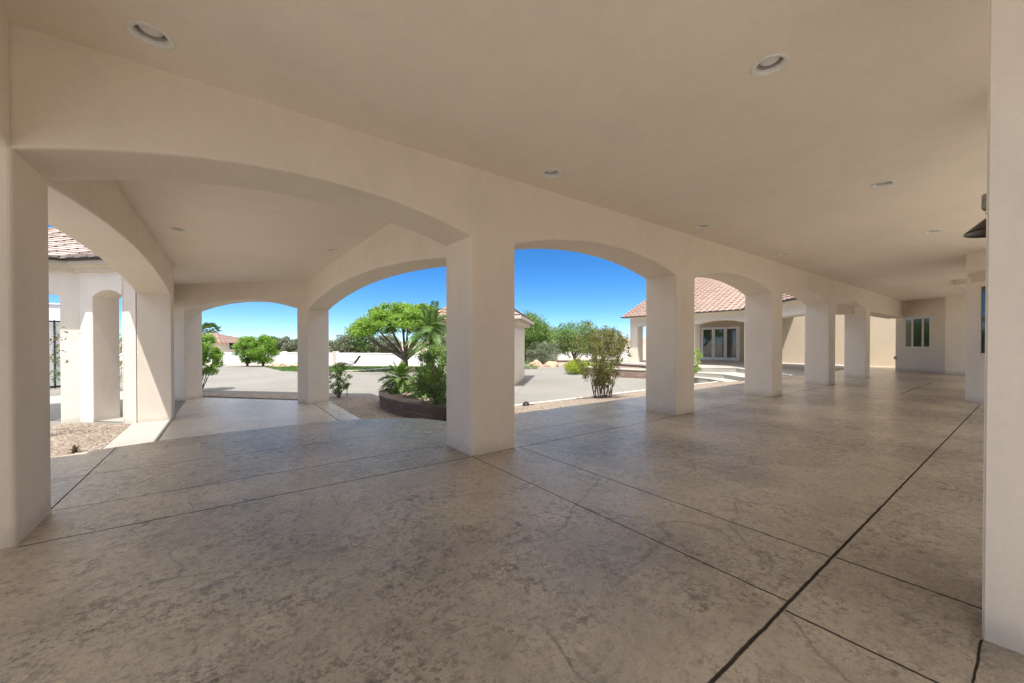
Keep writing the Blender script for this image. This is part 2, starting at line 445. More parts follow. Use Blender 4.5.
# ------------------------------------------------------------------ camera, sky, sun
cam = bpy.data.cameras.new('camera'); co = bpy.data.objects.new('camera', cam); COL.objects.link(co)
co.location = (0, 0, 1.2); co.rotation_euler = (R(89.5), 0, R(53.638-90)); cam.lens = 36*388/1024; cam.sensor_width = 36
cam.shift_y = 5.59/1024; cam.clip_start = .05; cam.clip_end = 3000
sc.camera = co
SUN = Vector((-.27, -.30, 1)).normalized()
elev = math.asin(SUN.z)
w = bpy.data.worlds.new('World'); sc.world = w; w.use_nodes = True
nt = w.node_tree; bg = nt.nodes['Background']
sky = nt.nodes.new('ShaderNodeTexSky'); sky.sky_type = 'NISHITA'; sky.sun_disc = False
sky.sun_elevation = elev; sky.sun_rotation = math.atan2(SUN.x, SUN.y); sky.altitude = 2500; sky.air_density = .8; sky.dust_density = 0; sky.ozone_density = 6
hs = nt.nodes.new('ShaderNodeHueSaturation'); hs.inputs['Saturation'].default_value = 1.24
nt.links.new(sky.outputs[0], hs.inputs['Color'])
# bright cloud layer added overhead as neutral fill light, clear blue towards the horizon
tc = nt.nodes.new('ShaderNodeTexCoord'); sx = nt.nodes.new('ShaderNodeSeparateXYZ'); nt.links.new(tc.outputs['Generated'], sx.inputs[0])
cm = nt.nodes.new('ShaderNodeMapRange'); cm.interpolation_type = 'SMOOTHSTEP'; nt.links.new(sx.outputs[2], cm.inputs[0])
cm.inputs[1].default_value = .30; cm.inputs[2].default_value = .52
cn = nt.nodes.new('ShaderNodeTexNoise'); nt.links.new(tc.outputs['Generated'], cn.inputs['Vector']); cn.inputs['Scale'].default_value = 3.0; cn.inputs['Detail'].default_value = 6
cr = nt.nodes.new('ShaderNodeMapRange'); nt.links.new(cn.outputs['Fac'], cr.inputs[0]); cr.inputs[1].default_value = .36; cr.inputs[2].default_value = .56
cf = nt.nodes.new('ShaderNodeMath'); cf.operation = 'MULTIPLY'; nt.links.new(cm.outputs[0], cf.inputs[0]); nt.links.new(cr.outputs[0], cf.inputs[1])
cx = nt.nodes.new('ShaderNodeMix'); cx.data_type = 'RGBA'; nt.links.new(cf.outputs[0], cx.inputs[0]); nt.links.new(hs.outputs[0], cx.inputs[6]); cx.inputs[7].default_value = (12.7, 12.5, 12.1, 1)
nt.links.new(cx.outputs[2], bg.inputs[0]); bg.inputs[1].default_value = .056
sl = bpy.data.lights.new('sun', 'SUN'); sl.energy = 2.25; sl.angle = R(.53); sl.color = (1, .975, .925)
so = bpy.data.objects.new('sun', sl); COL.objects.link(so); so.rotation_euler = SUN.to_track_quat('Z', 'Y').to_euler(); so.location = (-10, -12, 40)
vs = sc.view_settings; vs.view_transform = 'Standard'; vs.look = 'None'; vs.gamma = 1; vs.use_curve_mapping = False; vs.exposure = 1.78
cy = sc.cycles; cy.max_bounces = 14; cy.diffuse_bounces = 10; cy.glossy_bounces = 4; cy.transmission_bounces = 4; cy.use_denoising = True
cy.sample_clamp_indirect = 8

# ------------------------------------------------------------------ ground
sheet('ground', [(-900, -900), (900, -900), (900, 900), (-900, 900)], ZL-.03, 'soil')
sheet('driveway', [(-14, 5.0), (40, 5.0), (34, 19), (21, 24.2), (6.5, 25.2), (3.6, 28.6), (2.2, 38.2), (-4.5, 43.5), (-14, 30)], ZL-.012, 'drive')
slab_poly = [(-9, -1.3), (30, -1.3), (30, 5.32), (2.76, 5.32), (2.70, 5.5), (2.54, 5.86), (2.15, 6.2), (1.65, 6.44), (1.25, 6.53), (.6, 6.52), (-.1, 6.5), (-.6, 6.45), (-1.1, 6.34), (-1.62, 6.12), (-2.2, 5.8), (-2.9, 5.4), (-9, 5.32)]
struct(prism('patio_floor', slab_poly, ZL-.1, 0, 'patio', None, .012))
def offs(d):  # the curved steps under the bay, each a little further out
    c = Vector((.4, 4.0))
    pts = []
    for (x, y) in slab_poly[3:16]:
        v = Vector((x, y)); n = (v-c).normalized(); pts.append(tuple(v+n*d))
    return [(-2.9, 5.0)] + [(2.5, 5.0)] + pts
struct(prism('steps', offs(.36), ZL-.1, -.20, 'patio', None, .012))
struct(prism('steps', offs(.72), ZL-.1, -.40, 'patio', None, .012))
struct(prism('bounce_deck', [(-16, -26), (44, -26), (44, -1.305), (-16, -1.305)], ZL-.1, -.004, 'bounce_pale', None, .012))  # unseen pale ground added behind the camera to bounce sun under the ceiling
# floor of the drive-through bay and its borders under the beams
sheet('bay_floor', [(-1.03, 5), (2.56, 5), (2.56, 13.1), (1.95, 13.7), (-1.03, 16.8)], ZL+.012, 'bayfloor')
sheet('bay_border', [(-1.70, 5), (-1.034, 5), (-1.034, 12.2), (-1.70, 12.9)], ZL+.016, 'border')
sheet('bounce_deck', [(-16, -1.2), (-2.3, -1.2), (-2.3, 4.9), (-3.3, 6.2), (-6.3, 9.3), (-16, 9.3)], .006, 'bounce_pale')  # unseen pale ground added on the left to throw light onto the jambs
sheet('gravel_bed', [(-9, 5), (-1.72, 5), (-1.72, 12.0), (-2.9, 13.0), (-9, 7.2)], ZL+.004, 'gravel')
sheet('pale_walk', [(-1.0, 12.3), (-1.6, 12.2), (-2.9, 13.4), (-5.0, 15.5), (-6.5, 19), (-3.4, 21), (-1.6, 17.2)], ZL+.001, 'border')
# low brown gravel by the planter, then the gravel strip that climbs to the arcade slab
def strip_z(x, y):
    k = min(1, max(0, (x-4.7)/1.2)); k = k*k*(3-2*k)
    hi = -.14 - (y-5.32)/3.0*.32
    return (ZL+.006)*(1-k) + hi*k
vsx = [4.0 + .4*i for i in range(37)]; vsy = [5.325 + .35*i for i in range(9)]
V = []; F = []
for x in vsx:
    for y in vsy: V.append((x, y, strip_z(x, y) + .02*noise.noise(Vector((x*1.3, y*1.3, 0)))))
for i in range(len(vsx)-1):
    for j in range(len(vsy)-1):
        a = i*len(vsy)+j; F.append((a, a+len(vsy), a+len(vsy)+1, a+1))
struct(mk('gravel_strip', V, F, 'gravel'))
sheet('brown_gravel_bed', [(2.56, 5), (4.2, 5), (4.2, 12.8), (3.2, 14.4), (2.0, 15.4), (-.9, 18.4), (-1.4, 17.9), (1.95, 13.95), (2.56, 13.1)], ZL+.008, 'gravel_dark')
# edging of the strip
bm = bmesh.new(); bx(bm, 5.2, 17.6, 8.13, 8.25, ZL-.05, -.42); struct(mkb('curb', bm, 'curb'))
bm = bmesh.new(); bx(bm, 2.9, 16.2, 5.325, 5.50, ZL-.05, -.07); struct(mkb('curb', bm, 'curb'))
# lawns in the court
sheet('lawn', [(2.95, 29.6), (3.9, 28.6), (6.2, 26.4), (10.2, 24.2), (13.6, 22.6), (15.2, 24.0), (11.6, 29.5), (6.0, 33.8), (3.0, 37.2), (2.4, 36.0)], ZL+.004, 'turf')
sheet('garden_path', [(5.6, 27.1), (6.5, 26.3), (10.4, 27.9), (11.3, 28.8), (10.7, 29.3)], ZL+.012, 'border')
rg = random.Random(7)
V = []; F = []
lawn_poly = [(2.95, 29.6), (3.9, 28.6), (6.2, 26.4), (10.2, 24.2), (13.6, 22.6), (15.2, 24.0), (11.6, 29.5), (6.0, 33.8), (3.0, 37.2), (2.4, 36.0)]
path_poly = [(5.6, 27.1), (6.5, 26.3), (10.4, 27.9), (11.3, 28.8), (10.7, 29.3)]
def inside(p, poly):
    x, y = p; c = False; n = len(poly)
    for i in range(n):
        (x1, y1), (x2, y2) = poly[i], poly[(i+1) % n]
        if (y1 > y) != (y2 > y) and x < (x2-x1)*(y-y1)/(y2-y1)+x1: c = not c
    return c
while len(F) < 9000:
    p = (rg.uniform(2.3, 15.3), rg.uniform(22.5, 37.3))
    if not inside(p, lawn_poly) or inside(p, path_poly): continue
    a = rg.uniform(0, 6.28); h = rg.uniform(.05, .11); dx, dy = math.cos(a)*.02, math.sin(a)*.02
    i = len(V); V += [(p[0]-dx, p[1]-dy, ZL), (p[0]+dx, p[1]+dy, ZL), (p[0]+rg.uniform(-.04, .04), p[1]+rg.uniform(-.04, .04), ZL+h)]; F.append((i, i+1, i+2))
g = mk('grass', V, F, 'grass'); g['kind'] = 'stuff'

# ------------------------------------------------------------------ the arcaded house
H = thing('arcaded_house', 'large cream stucco house with a long arcade of arches over the stamped concrete patio', 'house')
piers = [(-1.61, -1.01), (2.10, 2.69), (6.045, 6.635), (9.99, 10.575), (14.0, 14.59), (18.0, 18.585)]
arch_wall('arcade_wall', (0, 3.59), (1, 0), .59, -1.61, 24.5, piers, 0, 3.3, H, rise=.235, flat=[18.585])
# wall at the left of the camera, running back towards the house
arch_wall('arcade_wall', (-1.01, 3.586), (0, -1), -.59, 0, 4.4, [(3.8, 4.4)], 0, 3.3, H, rise=.22)
# the right-hand corner pier next to the camera
bm = bmesh.new(); vs8 = bx(bm, 2.47, 3.1, -.8, .13, 0, 3.3)
bmesh.ops.bevel(bm, geom=[e for e in bm.edges if abs(e.verts[0].co.z-e.verts[1].co.z) > 1], offset=.007, segments=2, affect='EDGES')
mkb('pier', bm, 'stucco', H)
# house wall with its projecting bays (behind the corner pier)
prism('house_wall', [(11.75, -6), (11.75, .1), (12.57, .92), (14.3, .92), (15.1, .1), (15.1, -6)], -.02, 3.3, 'stucco_brightened', H, 0)
prism('house_wall', [(23.2, -1.0), (23.2, 2.23), (24.9, 3.93), (25.3, 3.93), (25.3, -1.0)], -.02, 3.3, 'stucco_brightened', H, 0)
bm = bmesh.new(); bx(bm, 4.45, 5.1, -.66, -.055, 0, 3.3)
bmesh.ops.bevel(bm, geom=[e for e in bm.edges if abs(e.verts[0].co.z-e.verts[1].co.z) > 1], offset=.02, segments=3, affect='EDGES')
mkb('pier', bm, 'stucco', H)
box('house_wall', -16, 25, -5.2, -4.8, -.02, 3.7, 'stucco', H, .02)  # unseen wall added to block low sky and far ground light
box('soffit', 17.3, 23.19, .105, 1.47, 2.93, 3.2, 'stucco', H, .01)
# bay over the drive
arch_wall('bay_beam', (-1.03, 4.185), (0, 1), .59, 0, 8.41, [(7.82, 8.41)], ZL-.05, 3.3, H, rise=.235, spring=2.34)
prism('pier', [(-1.635, 11.995), (-1.62, 12.02), (-1.87, 12.27), (-1.87, 12.6), (-1.635, 12.6)], ZL-.05, 3.3, 'stucco', H)
arch_wall('bay_beam', (2.69, 4.185), (-.018, 1), .59, 0, 9.0, [(8.715, 9.0)], ZL-.05, 3.3, H, rise=.31, spring=2.22)
# far wall of the bay on the diagonal, x + y = 15
arch_wall('bay_wall', (1.95, 13.03), (-1, 1), -.59, 0, 5.4, [(0, .33), (4.25, 5.3)], ZL-.05, 3.3, H, rise=.29, spring=2.26)
box('bay_beam', -2.02, -1.62, 12.61, 16.65, 2.34, 3.3, 'stucco', H, .015)
CAN_A = [(-.36, 3.22), (2.89, 3.20), (2.96, 1.09), (6.15, 3.2), (6.23, 1.10), (9.52, 1.07), (12.83, 1.33), (9.45, 3.2)]
CAN_B = [(-.63, 8.40), (1.72, 8.42), (1.61, 11.3)]
ceiling('ceiling', [(-1.3, -.9), (24.9, -.9), (24.9, 3.6), (-1.3, 3.6)], ZC, CAN_A, 'ceiling', H)
ceiling('ceiling', [(-1.1, 4.1), (2.2, 4.1), (2.1, 13.0), (-1.65, 16.8), (-1.65, 12.5), (-1.1, 12.5)], ZC, CAN_B, 'ceiling', H)
# roof slab with eaves
EV = .47
roof_poly = [(-3.6, -1.0), (25.5, -1.0), (25.5, 4.6), (3.16, 4.6), (3.16, 13.2), (-1.75, 18.1), (-2.09, 17.7), (-2.09, 5.15), (-3.6, 5.15)]  # unseen left overhang widened to cast shade, rear edge cut back for sun
prism('roof', roof_poly, 3.16, 3.34, 'fascia', H)
# window of the end wall: three lights on the diagonal wall
def window(par, origin, dirv, w, z0, z1, lights, mats, depth=.06, frame=.055, fm='white'):
    dx = Vector((dirv[0], dirv[1], 0)).normalized(); ny = Vector((-dx.y, dx.x, 0))   # ny points into the wall
    X = Matrix((( dx.x, ny.x, 0, origin[0]), (dx.y, ny.y, 0, origin[1]), (0, 0, 1, 0), (0, 0, 0, 1)))
    bm = bmesh.new()
    bx(bm, -.09, w+.09, -.035, .01, z1, z1+.11, X); bx(bm, -.07, w+.07, -.06, .01, z0-.06, z0, X)
    bx(bm, 0, frame, -.03, .01, z0, z1, X); bx(bm, w-frame, w, -.03, .01, z0, z1, X)
    bx(bm, frame, w-frame, -.028, .01, z1-frame, z1, X); bx(bm, frame, w-frame, -.028, .01, z0, z0+frame, X)
    cum = 0; edges = [0]
    for f in lights: cum += f; edges.append(cum)
    for e in edges[1:-1]: bx(bm, w*e/cum-.045, w*e/cum+.045, -.026, .01, z0+frame, z1-frame, X)
    fr = mkb('window', bm, fm, par)
    for i, f in enumerate(lights):
        bm = bmesh.new(); bx(bm, w*edges[i]/cum+.03, w*edges[i+1]/cum-.03, -.012, .006, z0+.03, z1-.03, X)
        mkb('pane', bm, mats[i], fr)
    return fr
# along the diagonal from (23.2,2.23) to (24.9,3.93), seen from the north-west
dE = Vector((-1, -1, 0)).normalized()
oE = Vector((24.9, 3.93, 0)) + dE*.52
window(H, (oE.x, oE.y), (-1, -1), 1.28, 1.02, 2.33, [.9, 1.15, .85], ['glass_pale', 'glass', 'glass'])
oW = Vector((12.57, .92, 0)) + dE*.30
window(H, (oW.x, oW.y), (-1, -1), .62, .98, 2.38, [1], ['glass'], fm='stucco_brightened', frame=.02)
ml = Vector((12.57, .92, 0)) + dE*.15
Xm = Matrix(((dE.x, -dE.y, 0, ml.x), (dE.y, dE.x, 0, ml.y), (0, 0, 1, 0), (0, 0, 0, 1)))
bm = bmesh.new(); bx(bm, 0, .92, -.05, .01, 2.46, 2.60, Xm); bx(bm, -.03, .95, -.07, .01, 2.60, 2.635, Xm)
mkb('window_moulding', bm, 'stucco_pale', H)

# recessed downlights
def can_light(loc, label, first=None):
    if first: return dup(first, loc, None, label)
    t = thing('recessed_light', label, 'ceiling light', loc, 0, 'recessed lights in the ceilings')
    bm = bmesh.new(); lathe(bm, [(.110, 0.0), (.112, -.006), (.104, -.010), (.084, -.006), (.080, .004), (.078, .02)], 36); mkb('trim_ring', bm, 'white', t)
    bm = bmesh.new(); r = lathe(bm, [(.083, .006), (.070, .10), (.066, .125)], 36); bm.faces.new(r[-1]); mkb('housing', bm, 'can', t)
    bm = bmesh.new(); r = lathe(bm, [(.058, .10), (.062, .055), (.056, .030), (.036, .020), (.008, .017)], 28); bm.faces.new(r[-1]); mkb('lamp', bm, 'lens', t)
    return t
cl = ['white recessed light above the wide left arch, largest in view', 'white recessed light above the thick near pier', 'white recessed light at the top right of the ceiling, near the corner pier',
      'small recessed light beside the header above the second pier', 'recessed light in the middle of the right-hand ceiling', 'recessed light of the inner row, third from the camera',
      'small recessed light of the inner row, farthest along the arcade', 'small recessed light beside the header above the third pier']
first = can_light((CAN_A[0][0], CAN_A[0][1], ZC), cl[0])
for (x, y), l in zip(CAN_A[1:], cl[1:]): can_light((x, y, ZC), l, first)
for (x, y), l in zip(CAN_B, ['recessed light in the bay ceiling beside the left beam', 'recessed light in the bay ceiling beside the right beam', 'small recessed light in the far right corner of the bay ceiling']):
    can_light((x, y, ZC), l, first)

# barn lamp on the house wall, half hidden by the corner pier
L = thing('wall_lamp', 'dark bronze wall lamp with a cone shade beside the right corner pier', 'lamp', (4.78, -.052, 2.03))
bm = bmesh.new(); bx(bm, -.055, .055, .0, .325, .215, .33); bmesh.ops.bevel(bm, geom=list(bm.edges), offset=.008, segments=2, affect='EDGES'); mkb('back_box', bm, 'zinc', L)
bm = bmesh.new(); lathe(bm, [(.205, .035), (.212, .030), (.205, .045), (.07, .172), (.058, .185), (.10, .188), (.082, .206), (.03, .222)], 36, (0, .21, 0)); mkb('lamp_shade', bm, 'bronze', L)
bm = bmesh.new(); r = lathe(bm, [(.03, .15), (.05, .1), (.045, .07), (.02, .055)], 20, (0, .21, 0)); bm.faces.new(r[-1]); mkb('bulb', bm, 'lens', L)
bm = bmesh.new(); tube(bm, [(-.06, .02, .26), (-.075, .10, .25), (-.07, .18, .235), (-.02, .21, .21)], .014, 8); mkb('arm', bm, 'bronze', L)

# outlet box on the end wall corner
O = thing('outlet_box', 'small white outlet box low on the far end wall corner', 'outlet box', (24.86, 3.89, .55))
bm = bmesh.new(); bx(bm, -.05, .05, -.07, .0, -.08, .08, Matrix.Rotation(R(135+90), 4, 'Z')); bmesh.ops.bevel(bm, geom=list(bm.edges), offset=.01, segments=2, affect='EDGES'); mkb('cover', bm, 'white', O)
bm = bmesh.new(); bx(bm, -.03, .03, -.085, -.071, -.045, .045, Matrix.Rotation(R(135+90), 4, 'Z')); mkb('flap', bm, 'zinc', O)

# ------------------------------------------------------------------ east wing with the french doors
W = thing('house_wing', 'cream stucco wing with pinkish tile roof, arched porch and french doors across the court', 'house wing')
arch_wall('porch_wall', (21.7, 16.19), (0, -1), .59, 0, 7.25, [(0, .59), (3.86, 4.45), (7.09, 7.25)], -.02, 2.94, W, 'stucco_pale', rise=.18, spring=2.31)
# diagonal header over the corner of the porch
Lg = (21.7-16.94)*S2
arch_wall('porch_header', (21.69, 8.93), (-1, -1), .59, 0, Lg-.03, [(0, .02), (Lg-.05, Lg-.03)], 2.2, 2.94, W, 'stucco_pale', spring=2.36, flat=[.02], rise=.1)
box('back_wall', 28.5, 28.8, 3.2, 16.6, -.02, 3.3, 'stucco_tan', W)
ceiling('porch_ceiling', [(16.95, 4.19), (25.35, 4.19), (26.0, 5.5), (26.0, 9.0), (29, 9.0), (29, 16.2), (22.25, 16.2), (22.25, 9)], 3.07, [], 'ceiling', W)  # corner notch left open as an added light well for the back wall
bm = bmesh.new()
ex, ez = 21.18, 2.96; rx, rz = 29.4, 2.96+8.2*.5
tile_face(bm, (ex, 16.55, ez), (ex, 9.08, ez), (rx, 9.08, rz), (rx, 16.55, rz), 27, .034)
# diagonal face over the corner, and the valley between them
tile_face(bm, (ex, 9.06, ez), (16.75, 4.63, ez), (19.35, 2.03, ez+1.84), (23.8, 6.46, ez+1.84), 11)
mkb('roof', bm, 'tile', W)
bm = bmesh.new()
def quadf(bm, *p): bm.faces.new([bm.verts.new(q) for q in p])
quadf(bm, (ex, 16.55, ez-.02), (ex, 9.08, ez-.02), (rx, 9.08, rz-.02), (rx, 16.55, rz-.02))
quadf(bm, (ex, 9.08, ez-.02), (16.75, 4.63, ez-.02), (19.35, 2.03, ez+1.82), (23.8, 6.46, ez+1.82))
quadf(bm, (ex, 16.55, ez-.02), (rx, 16.55, rz-.02), (37, 16.55, ez-.02))
quadf(bm, (rx, 16.55, rz-.02), (rx, 9.08, rz-.02), (37, 9.08, ez-.02), (37, 16.55, ez-.02))
mkb('roof_deck', bm, 'fascia', W, False)
def eave(par, p, q, drop=.14, out=(0, 0), mat='drip'):
    p = Vector(p); q = Vector(q); d = (q-p).normalized(); n = Vector((-d.y, d.x, 0))
    bm = bmesh.new(); L = (q-p).length
    X = Matrix(((d.x, n.x, 0, p.x), (d.y, n.y, 0, p.y), (0, 0, 1, p.z), (0, 0, 0, 1)))
    bx(bm, 0, L, -.02, .02, -drop, .0, X); return mkb('fascia_board', bm, mat, par)
eave(W, (ex+.01, 16.55, ez), (ex+.01, 9.07, ez), .06)
eave(W, (ex+.01, 9.06, ez), (16.76, 4.64, ez), .06)
prism('eave_soffit', [(ex+.04, 16.5), (21.9, 16.5), (21.9, 9.0), (17.1, 4.25), (16.8, 4.63), (ex+.04, 9.04)], 2.89, 2.935, 'stucco_pale', W)
# french doors: three glazed leaves
D = box('door_frame', 28.40, 28.497, 12.22, 14.86, 0, 2.40, 'white', W)
for i in range(3):
    y0 = 12.30+.84*i
    bm = bmesh.new()
    X0, X1 = 28.34, 28.398
    bx(bm, X0, X1, y0, y0+.09, .05, 2.34); bx(bm, X0, X1, y0+.72, y0+.81, .05, 2.34); bx(bm, X0+.002, X1, y0+.09, y0+.72, .05, .22); bx(bm, X0+.002, X1, y0+.09, y0+.72, 2.24, 2.34)
    dl = mkb('door', bm, 'white', W)
    box('pane', 28.365, 28.39, y0+.08, y0+.73, .20, 2.26, 'glass', dl)
    box('handle', 28.30, 28.339, y0+.06, y0+.085, 1.0, 1.12, 'zinc', dl)
# porch slab, steps and garden terrace
struct(prism('porch_floor', [(16.0, 5.325), (17.6, 5.7), (20.2, 8.8), (19.1, 9.9), (19.3, 12), (20.2, 14), (20.5, 17), (29, 17), (29, 5.325)], ZL-.1, -.003, 'border', None, .015))
struct(prism('steps', [(15.7, 5.5), (16.7, 6.5), (18.3, 8.5), (18.25, 10.4), (19.4, 10.8), (20.5, 8.6), (17.6, 5.5)], ZL-.1, -.20, 'border', None, .015))
struct(prism('steps', [(15.2, 5.7), (16.0, 6.8), (17.5, 8.8), (17.6, 10.3), (18.6, 10.6), (18.6, 8), (16.4, 5.6)], ZL-.1, -.38, 'border', None, .015))
G = thing('garden_wall', 'low reddish stone block wall with pale cap in front of the wing porch', 'garden wall')
gw = [(18.25, 10.5), (17.85, 11.6), (17.35, 12.8), (16.95, 14.0), (16.95, 15.3), (17.5, 16.6), (19.0, 17.6), (20.6, 17.9)]
def ribbon(name, path, th, z0, z1, mat, par):
    bm = bmesh.new(); n = len(path); L = []; Rr = []
    for i, p in enumerate(path):
        a = Vector(path[max(i-1, 0)]); b = Vector(path[min(i+1, n-1)]); d = (b-a).normalized(); nn = Vector((-d.y, d.x))
        L.append(Vector(p)+nn*th/2); Rr.append(Vector(p)-nn*th/2)
    rings = [[bm.verts.new((l.x, l.y, z0)), bm.verts.new((r.x, r.y, z0)), bm.verts.new((r.x, r.y, z1)), bm.verts.new((l.x, l.y, z1))] for l, r in zip(L, Rr)]
    for a, b in zip(rings, rings[1:]):
        for k in range(4): bm.faces.new((a[k], a[(k+1) % 4], b[(k+1) % 4], b[k]))
    bm.faces.new(rings[0]); bm.faces.new(rings[-1][::-1])
    return mkb(name, bm, mat, par)
ribbon('block_courses', gw, .24, ZL-.05, -.20, 'block_red', G)
ribbon('cap', gw, .30, -.199, -.135, 'curb', G)
G2 = thing('garden_wall', 'second tier of reddish stone blocks just below the wing porch floor', 'garden wall')
gw2 = [(18.9, 10.1), (18.95, 12), (19.9, 14.1), (20.2, 17)]
ribbon('block_courses', gw2, .2, -.3, -.08, 'block_red', G2); ribbon('cap', gw2, .28, -.079, .02, 'curb', G2)
sheet('planting_bed', [(18.3, 10.4), (18.9, 10.2), (19.0, 12), (19.9, 14.1), (20.2, 17.8), (18.9, 17.5), (17.5, 16.5), (17.0, 15.2), (17.0, 14), (17.4, 12.8)], -.22, 'gravel')

# ------------------------------------------------------------------ little building in the court (square, turned 45 degrees)
T = thing('outbuilding', 'small cream outbuilding with tile roof standing in the court behind the near pier', 'outbuilding')
fc, rc, bc, lc = (9.6, 13.0), (12.6, 16.0), (10.4, 18.2), (7.4, 15.2)
prism('wall', [fc, rc, bc, lc], ZL-.05, 2.2, 'stucco_pale', T)
def grow(p, c=(10.0, 15.6), k=.72):
    v = Vector(p)-Vector(c); return tuple(Vector(p)+v.normalized()*k)
E4 = [grow(p)+(2.34,) for p in (fc, rc, bc, lc)]
r1, r2 = (10.3, 15.9, 3.75), (9.75, 15.35, 3.75)
r1, r2 = (10.3+.2, 15.9+.2, 3.72), (9.7-.1, 15.3-.1, 3.72)
bm = bmesh.new()
for a, b, ta, tb in ((E4[0], E4[1], r2, r1), (E4[1], E4[2], r1, r1), (E4[2], E4[3], r1, r2), (E4[3], E4[0], r2, r2)):
    tile_face(bm, a, b, tb, ta, 9)
mkb('roof', bm, 'tile', T)
bm = bmesh.new()
for a, b, ta, tb in ((E4[0], E4[1], r2, r1), (E4[2], E4[3], r1, r2)): quadf(bm, a, b, tb, ta)
quadf(bm, E4[1], E4[2], r1); quadf(bm, E4[3], E4[0], r2); quadf(bm, *[p[:2]+(2.335,) for p in E4])
mkb('roof_deck', bm, 'stucco_pale', T, False)
for i in range(4): eave(T, E4[i], E4[(i+1) % 4], .13, mat='fascia')
prism('cornice', [grow(p, k=.42) for p in (fc, rc, bc, lc)], 2.05, 2.30, 'stucco_pale', T)

# ------------------------------------------------------------------ entry tower on the left
N = thing('entry_tower', 'cream entry tower with moulded cornice and pale tile roof left of the bay', 'tower')
def wall2(name, a, b, th, piers, par, zt=2.86, rise=.14, spring=2.28, side=1):
    d = Vector((b[0]-a[0], b[1]-a[1])); L = d.length
    return arch_wall(name, a, d, th*side, 0, L, piers, ZL-.05, zt, par, 'stucco_brightened', rise=rise, spring=spring)
# wall one: from the bay pier to the inner corner, x + y = 10.4; wall two: from the inner corner towards the camera
c0 = (-1.62, 12.02); ci = (-2.72, 13.12)
wall2('tower_wall', (-1.88, 12.28), (ci[0]-.32, ci[1]+.32), .55, [(0, .02), (.84, 1.6)], N, side=-1)
we = (-6.96, 13.12)
wall2('tower_wall', (ci[0]+.002, ci[1]+.004), (we[0], we[1]+.004), .55, [(0, .31), (1.9, 2.4), (4.0, 4.24)], N, side=-1)
box('over_pier', -1.9, -1.62, 12.03, 12.4, 2.3, 2.86, 'stucco_pale', N) if False else None
# cornice: three stepped bands running round the inner corner
def corn(off, z0, z1, nm='cornice', mat='stucco_pale'):
    k = off/S2
    poly = [(-1.62-k, 12.02-k), (-1.62+.3, 12.02+.3), (ci[0]+.2, ci[1]+.45), (we[0], we[1]+.4), (we[0], we[1]-off), (ci[0]-.4142*off, ci[1]-off)]
    return prism(nm, poly, z0, z1, mat, N)
corn(.10, 2.82, 2.90); corn(.20, 2.90, 2.96); corn(.30, 2.96, 3.03)
corn(.42, 3.03, 3.075, 'fascia_board', 'drip')
bm = bmesh.new()
k = .46
def off1(s, o): # along wall one
    return (c0[0]-s/S2-o/S2, c0[1]+s/S2-o/S2)
e_in = (ci[0]-.4142*k, ci[1]-k, 3.08); sl_ = .38
e1 = (off1(-1.2, k)[0], off1(-1.2, k)[1], 3.08)
e2 = (we[0], we[1]-k, 3.08)
run = 3.4
t_in = (e_in[0]+.4142*run, e_in[1]+run, 3.08+run*sl_)
t1 = (e1[0]+run/S2, e1[1]+run/S2, 3.08+run*sl_)
t2 = (e2[0], e2[1]+run, 3.08+run*sl_)
tile_face(bm, e_in, e1, t1, t_in, 14, .045); tile_face(bm, e2, e_in, t_in, t2, 14, .045)
mkb('roof', bm, 'tile_pale', N)
bm = bmesh.new(); quadf(bm, *[(p[0], p[1], p[2]-.015) for p in (e_in, e1, t1, t_in)]); quadf(bm, *[(p[0], p[1], p[2]-.015) for p in (e2, e_in, t_in, t2)]); mkb('roof_deck', bm, 'fascia', N, False)

# white gate in a dark frame beyond the tower
GT = thing('entry_gate', 'white gate panel in a thin black metal frame seen through the tower arch', 'gate', (-5.6, 23.6, ZL), R(40))
bm = bmesh.new()
for x in (-1.3, -.01, 1.26): bx(bm, x, x+.032, -.03, .03, 0, 2.75)
bx(bm, -1.25, 1.26, -.026, .026, 2.67, 2.73); bx(bm, -1.25, 1.26, -.026, .026, 0.02, .10)
mkb('frame', bm, 'black', GT)
bm = bmesh.new(); bx(bm, -1.24, -.03, -.012, .012, .11, 2.66); bx(bm, .04, 1.25, -.012, .012, .11, 2.66); mkb('panel', bm, 'white', GT)
bm = bmesh.new(); tube(bm, [(.06, -.03, 1.05), (.06, -.09, 1.05), (.2, -.09, 1.05)], .012, 8); mkb('handle', bm, 'black', GT)
GW = thing('garden_wall', 'tall white court wall behind the black framed gate on the left', 'garden wall')
box('wall_panel', -16, -4.7, 25.4, 25.6, ZL-.05, 2.9, 'white_wall', GW); box('cap', -16, -4.68, 25.35, 25.65, 2.901, 2.97, 'white_wall', GW)

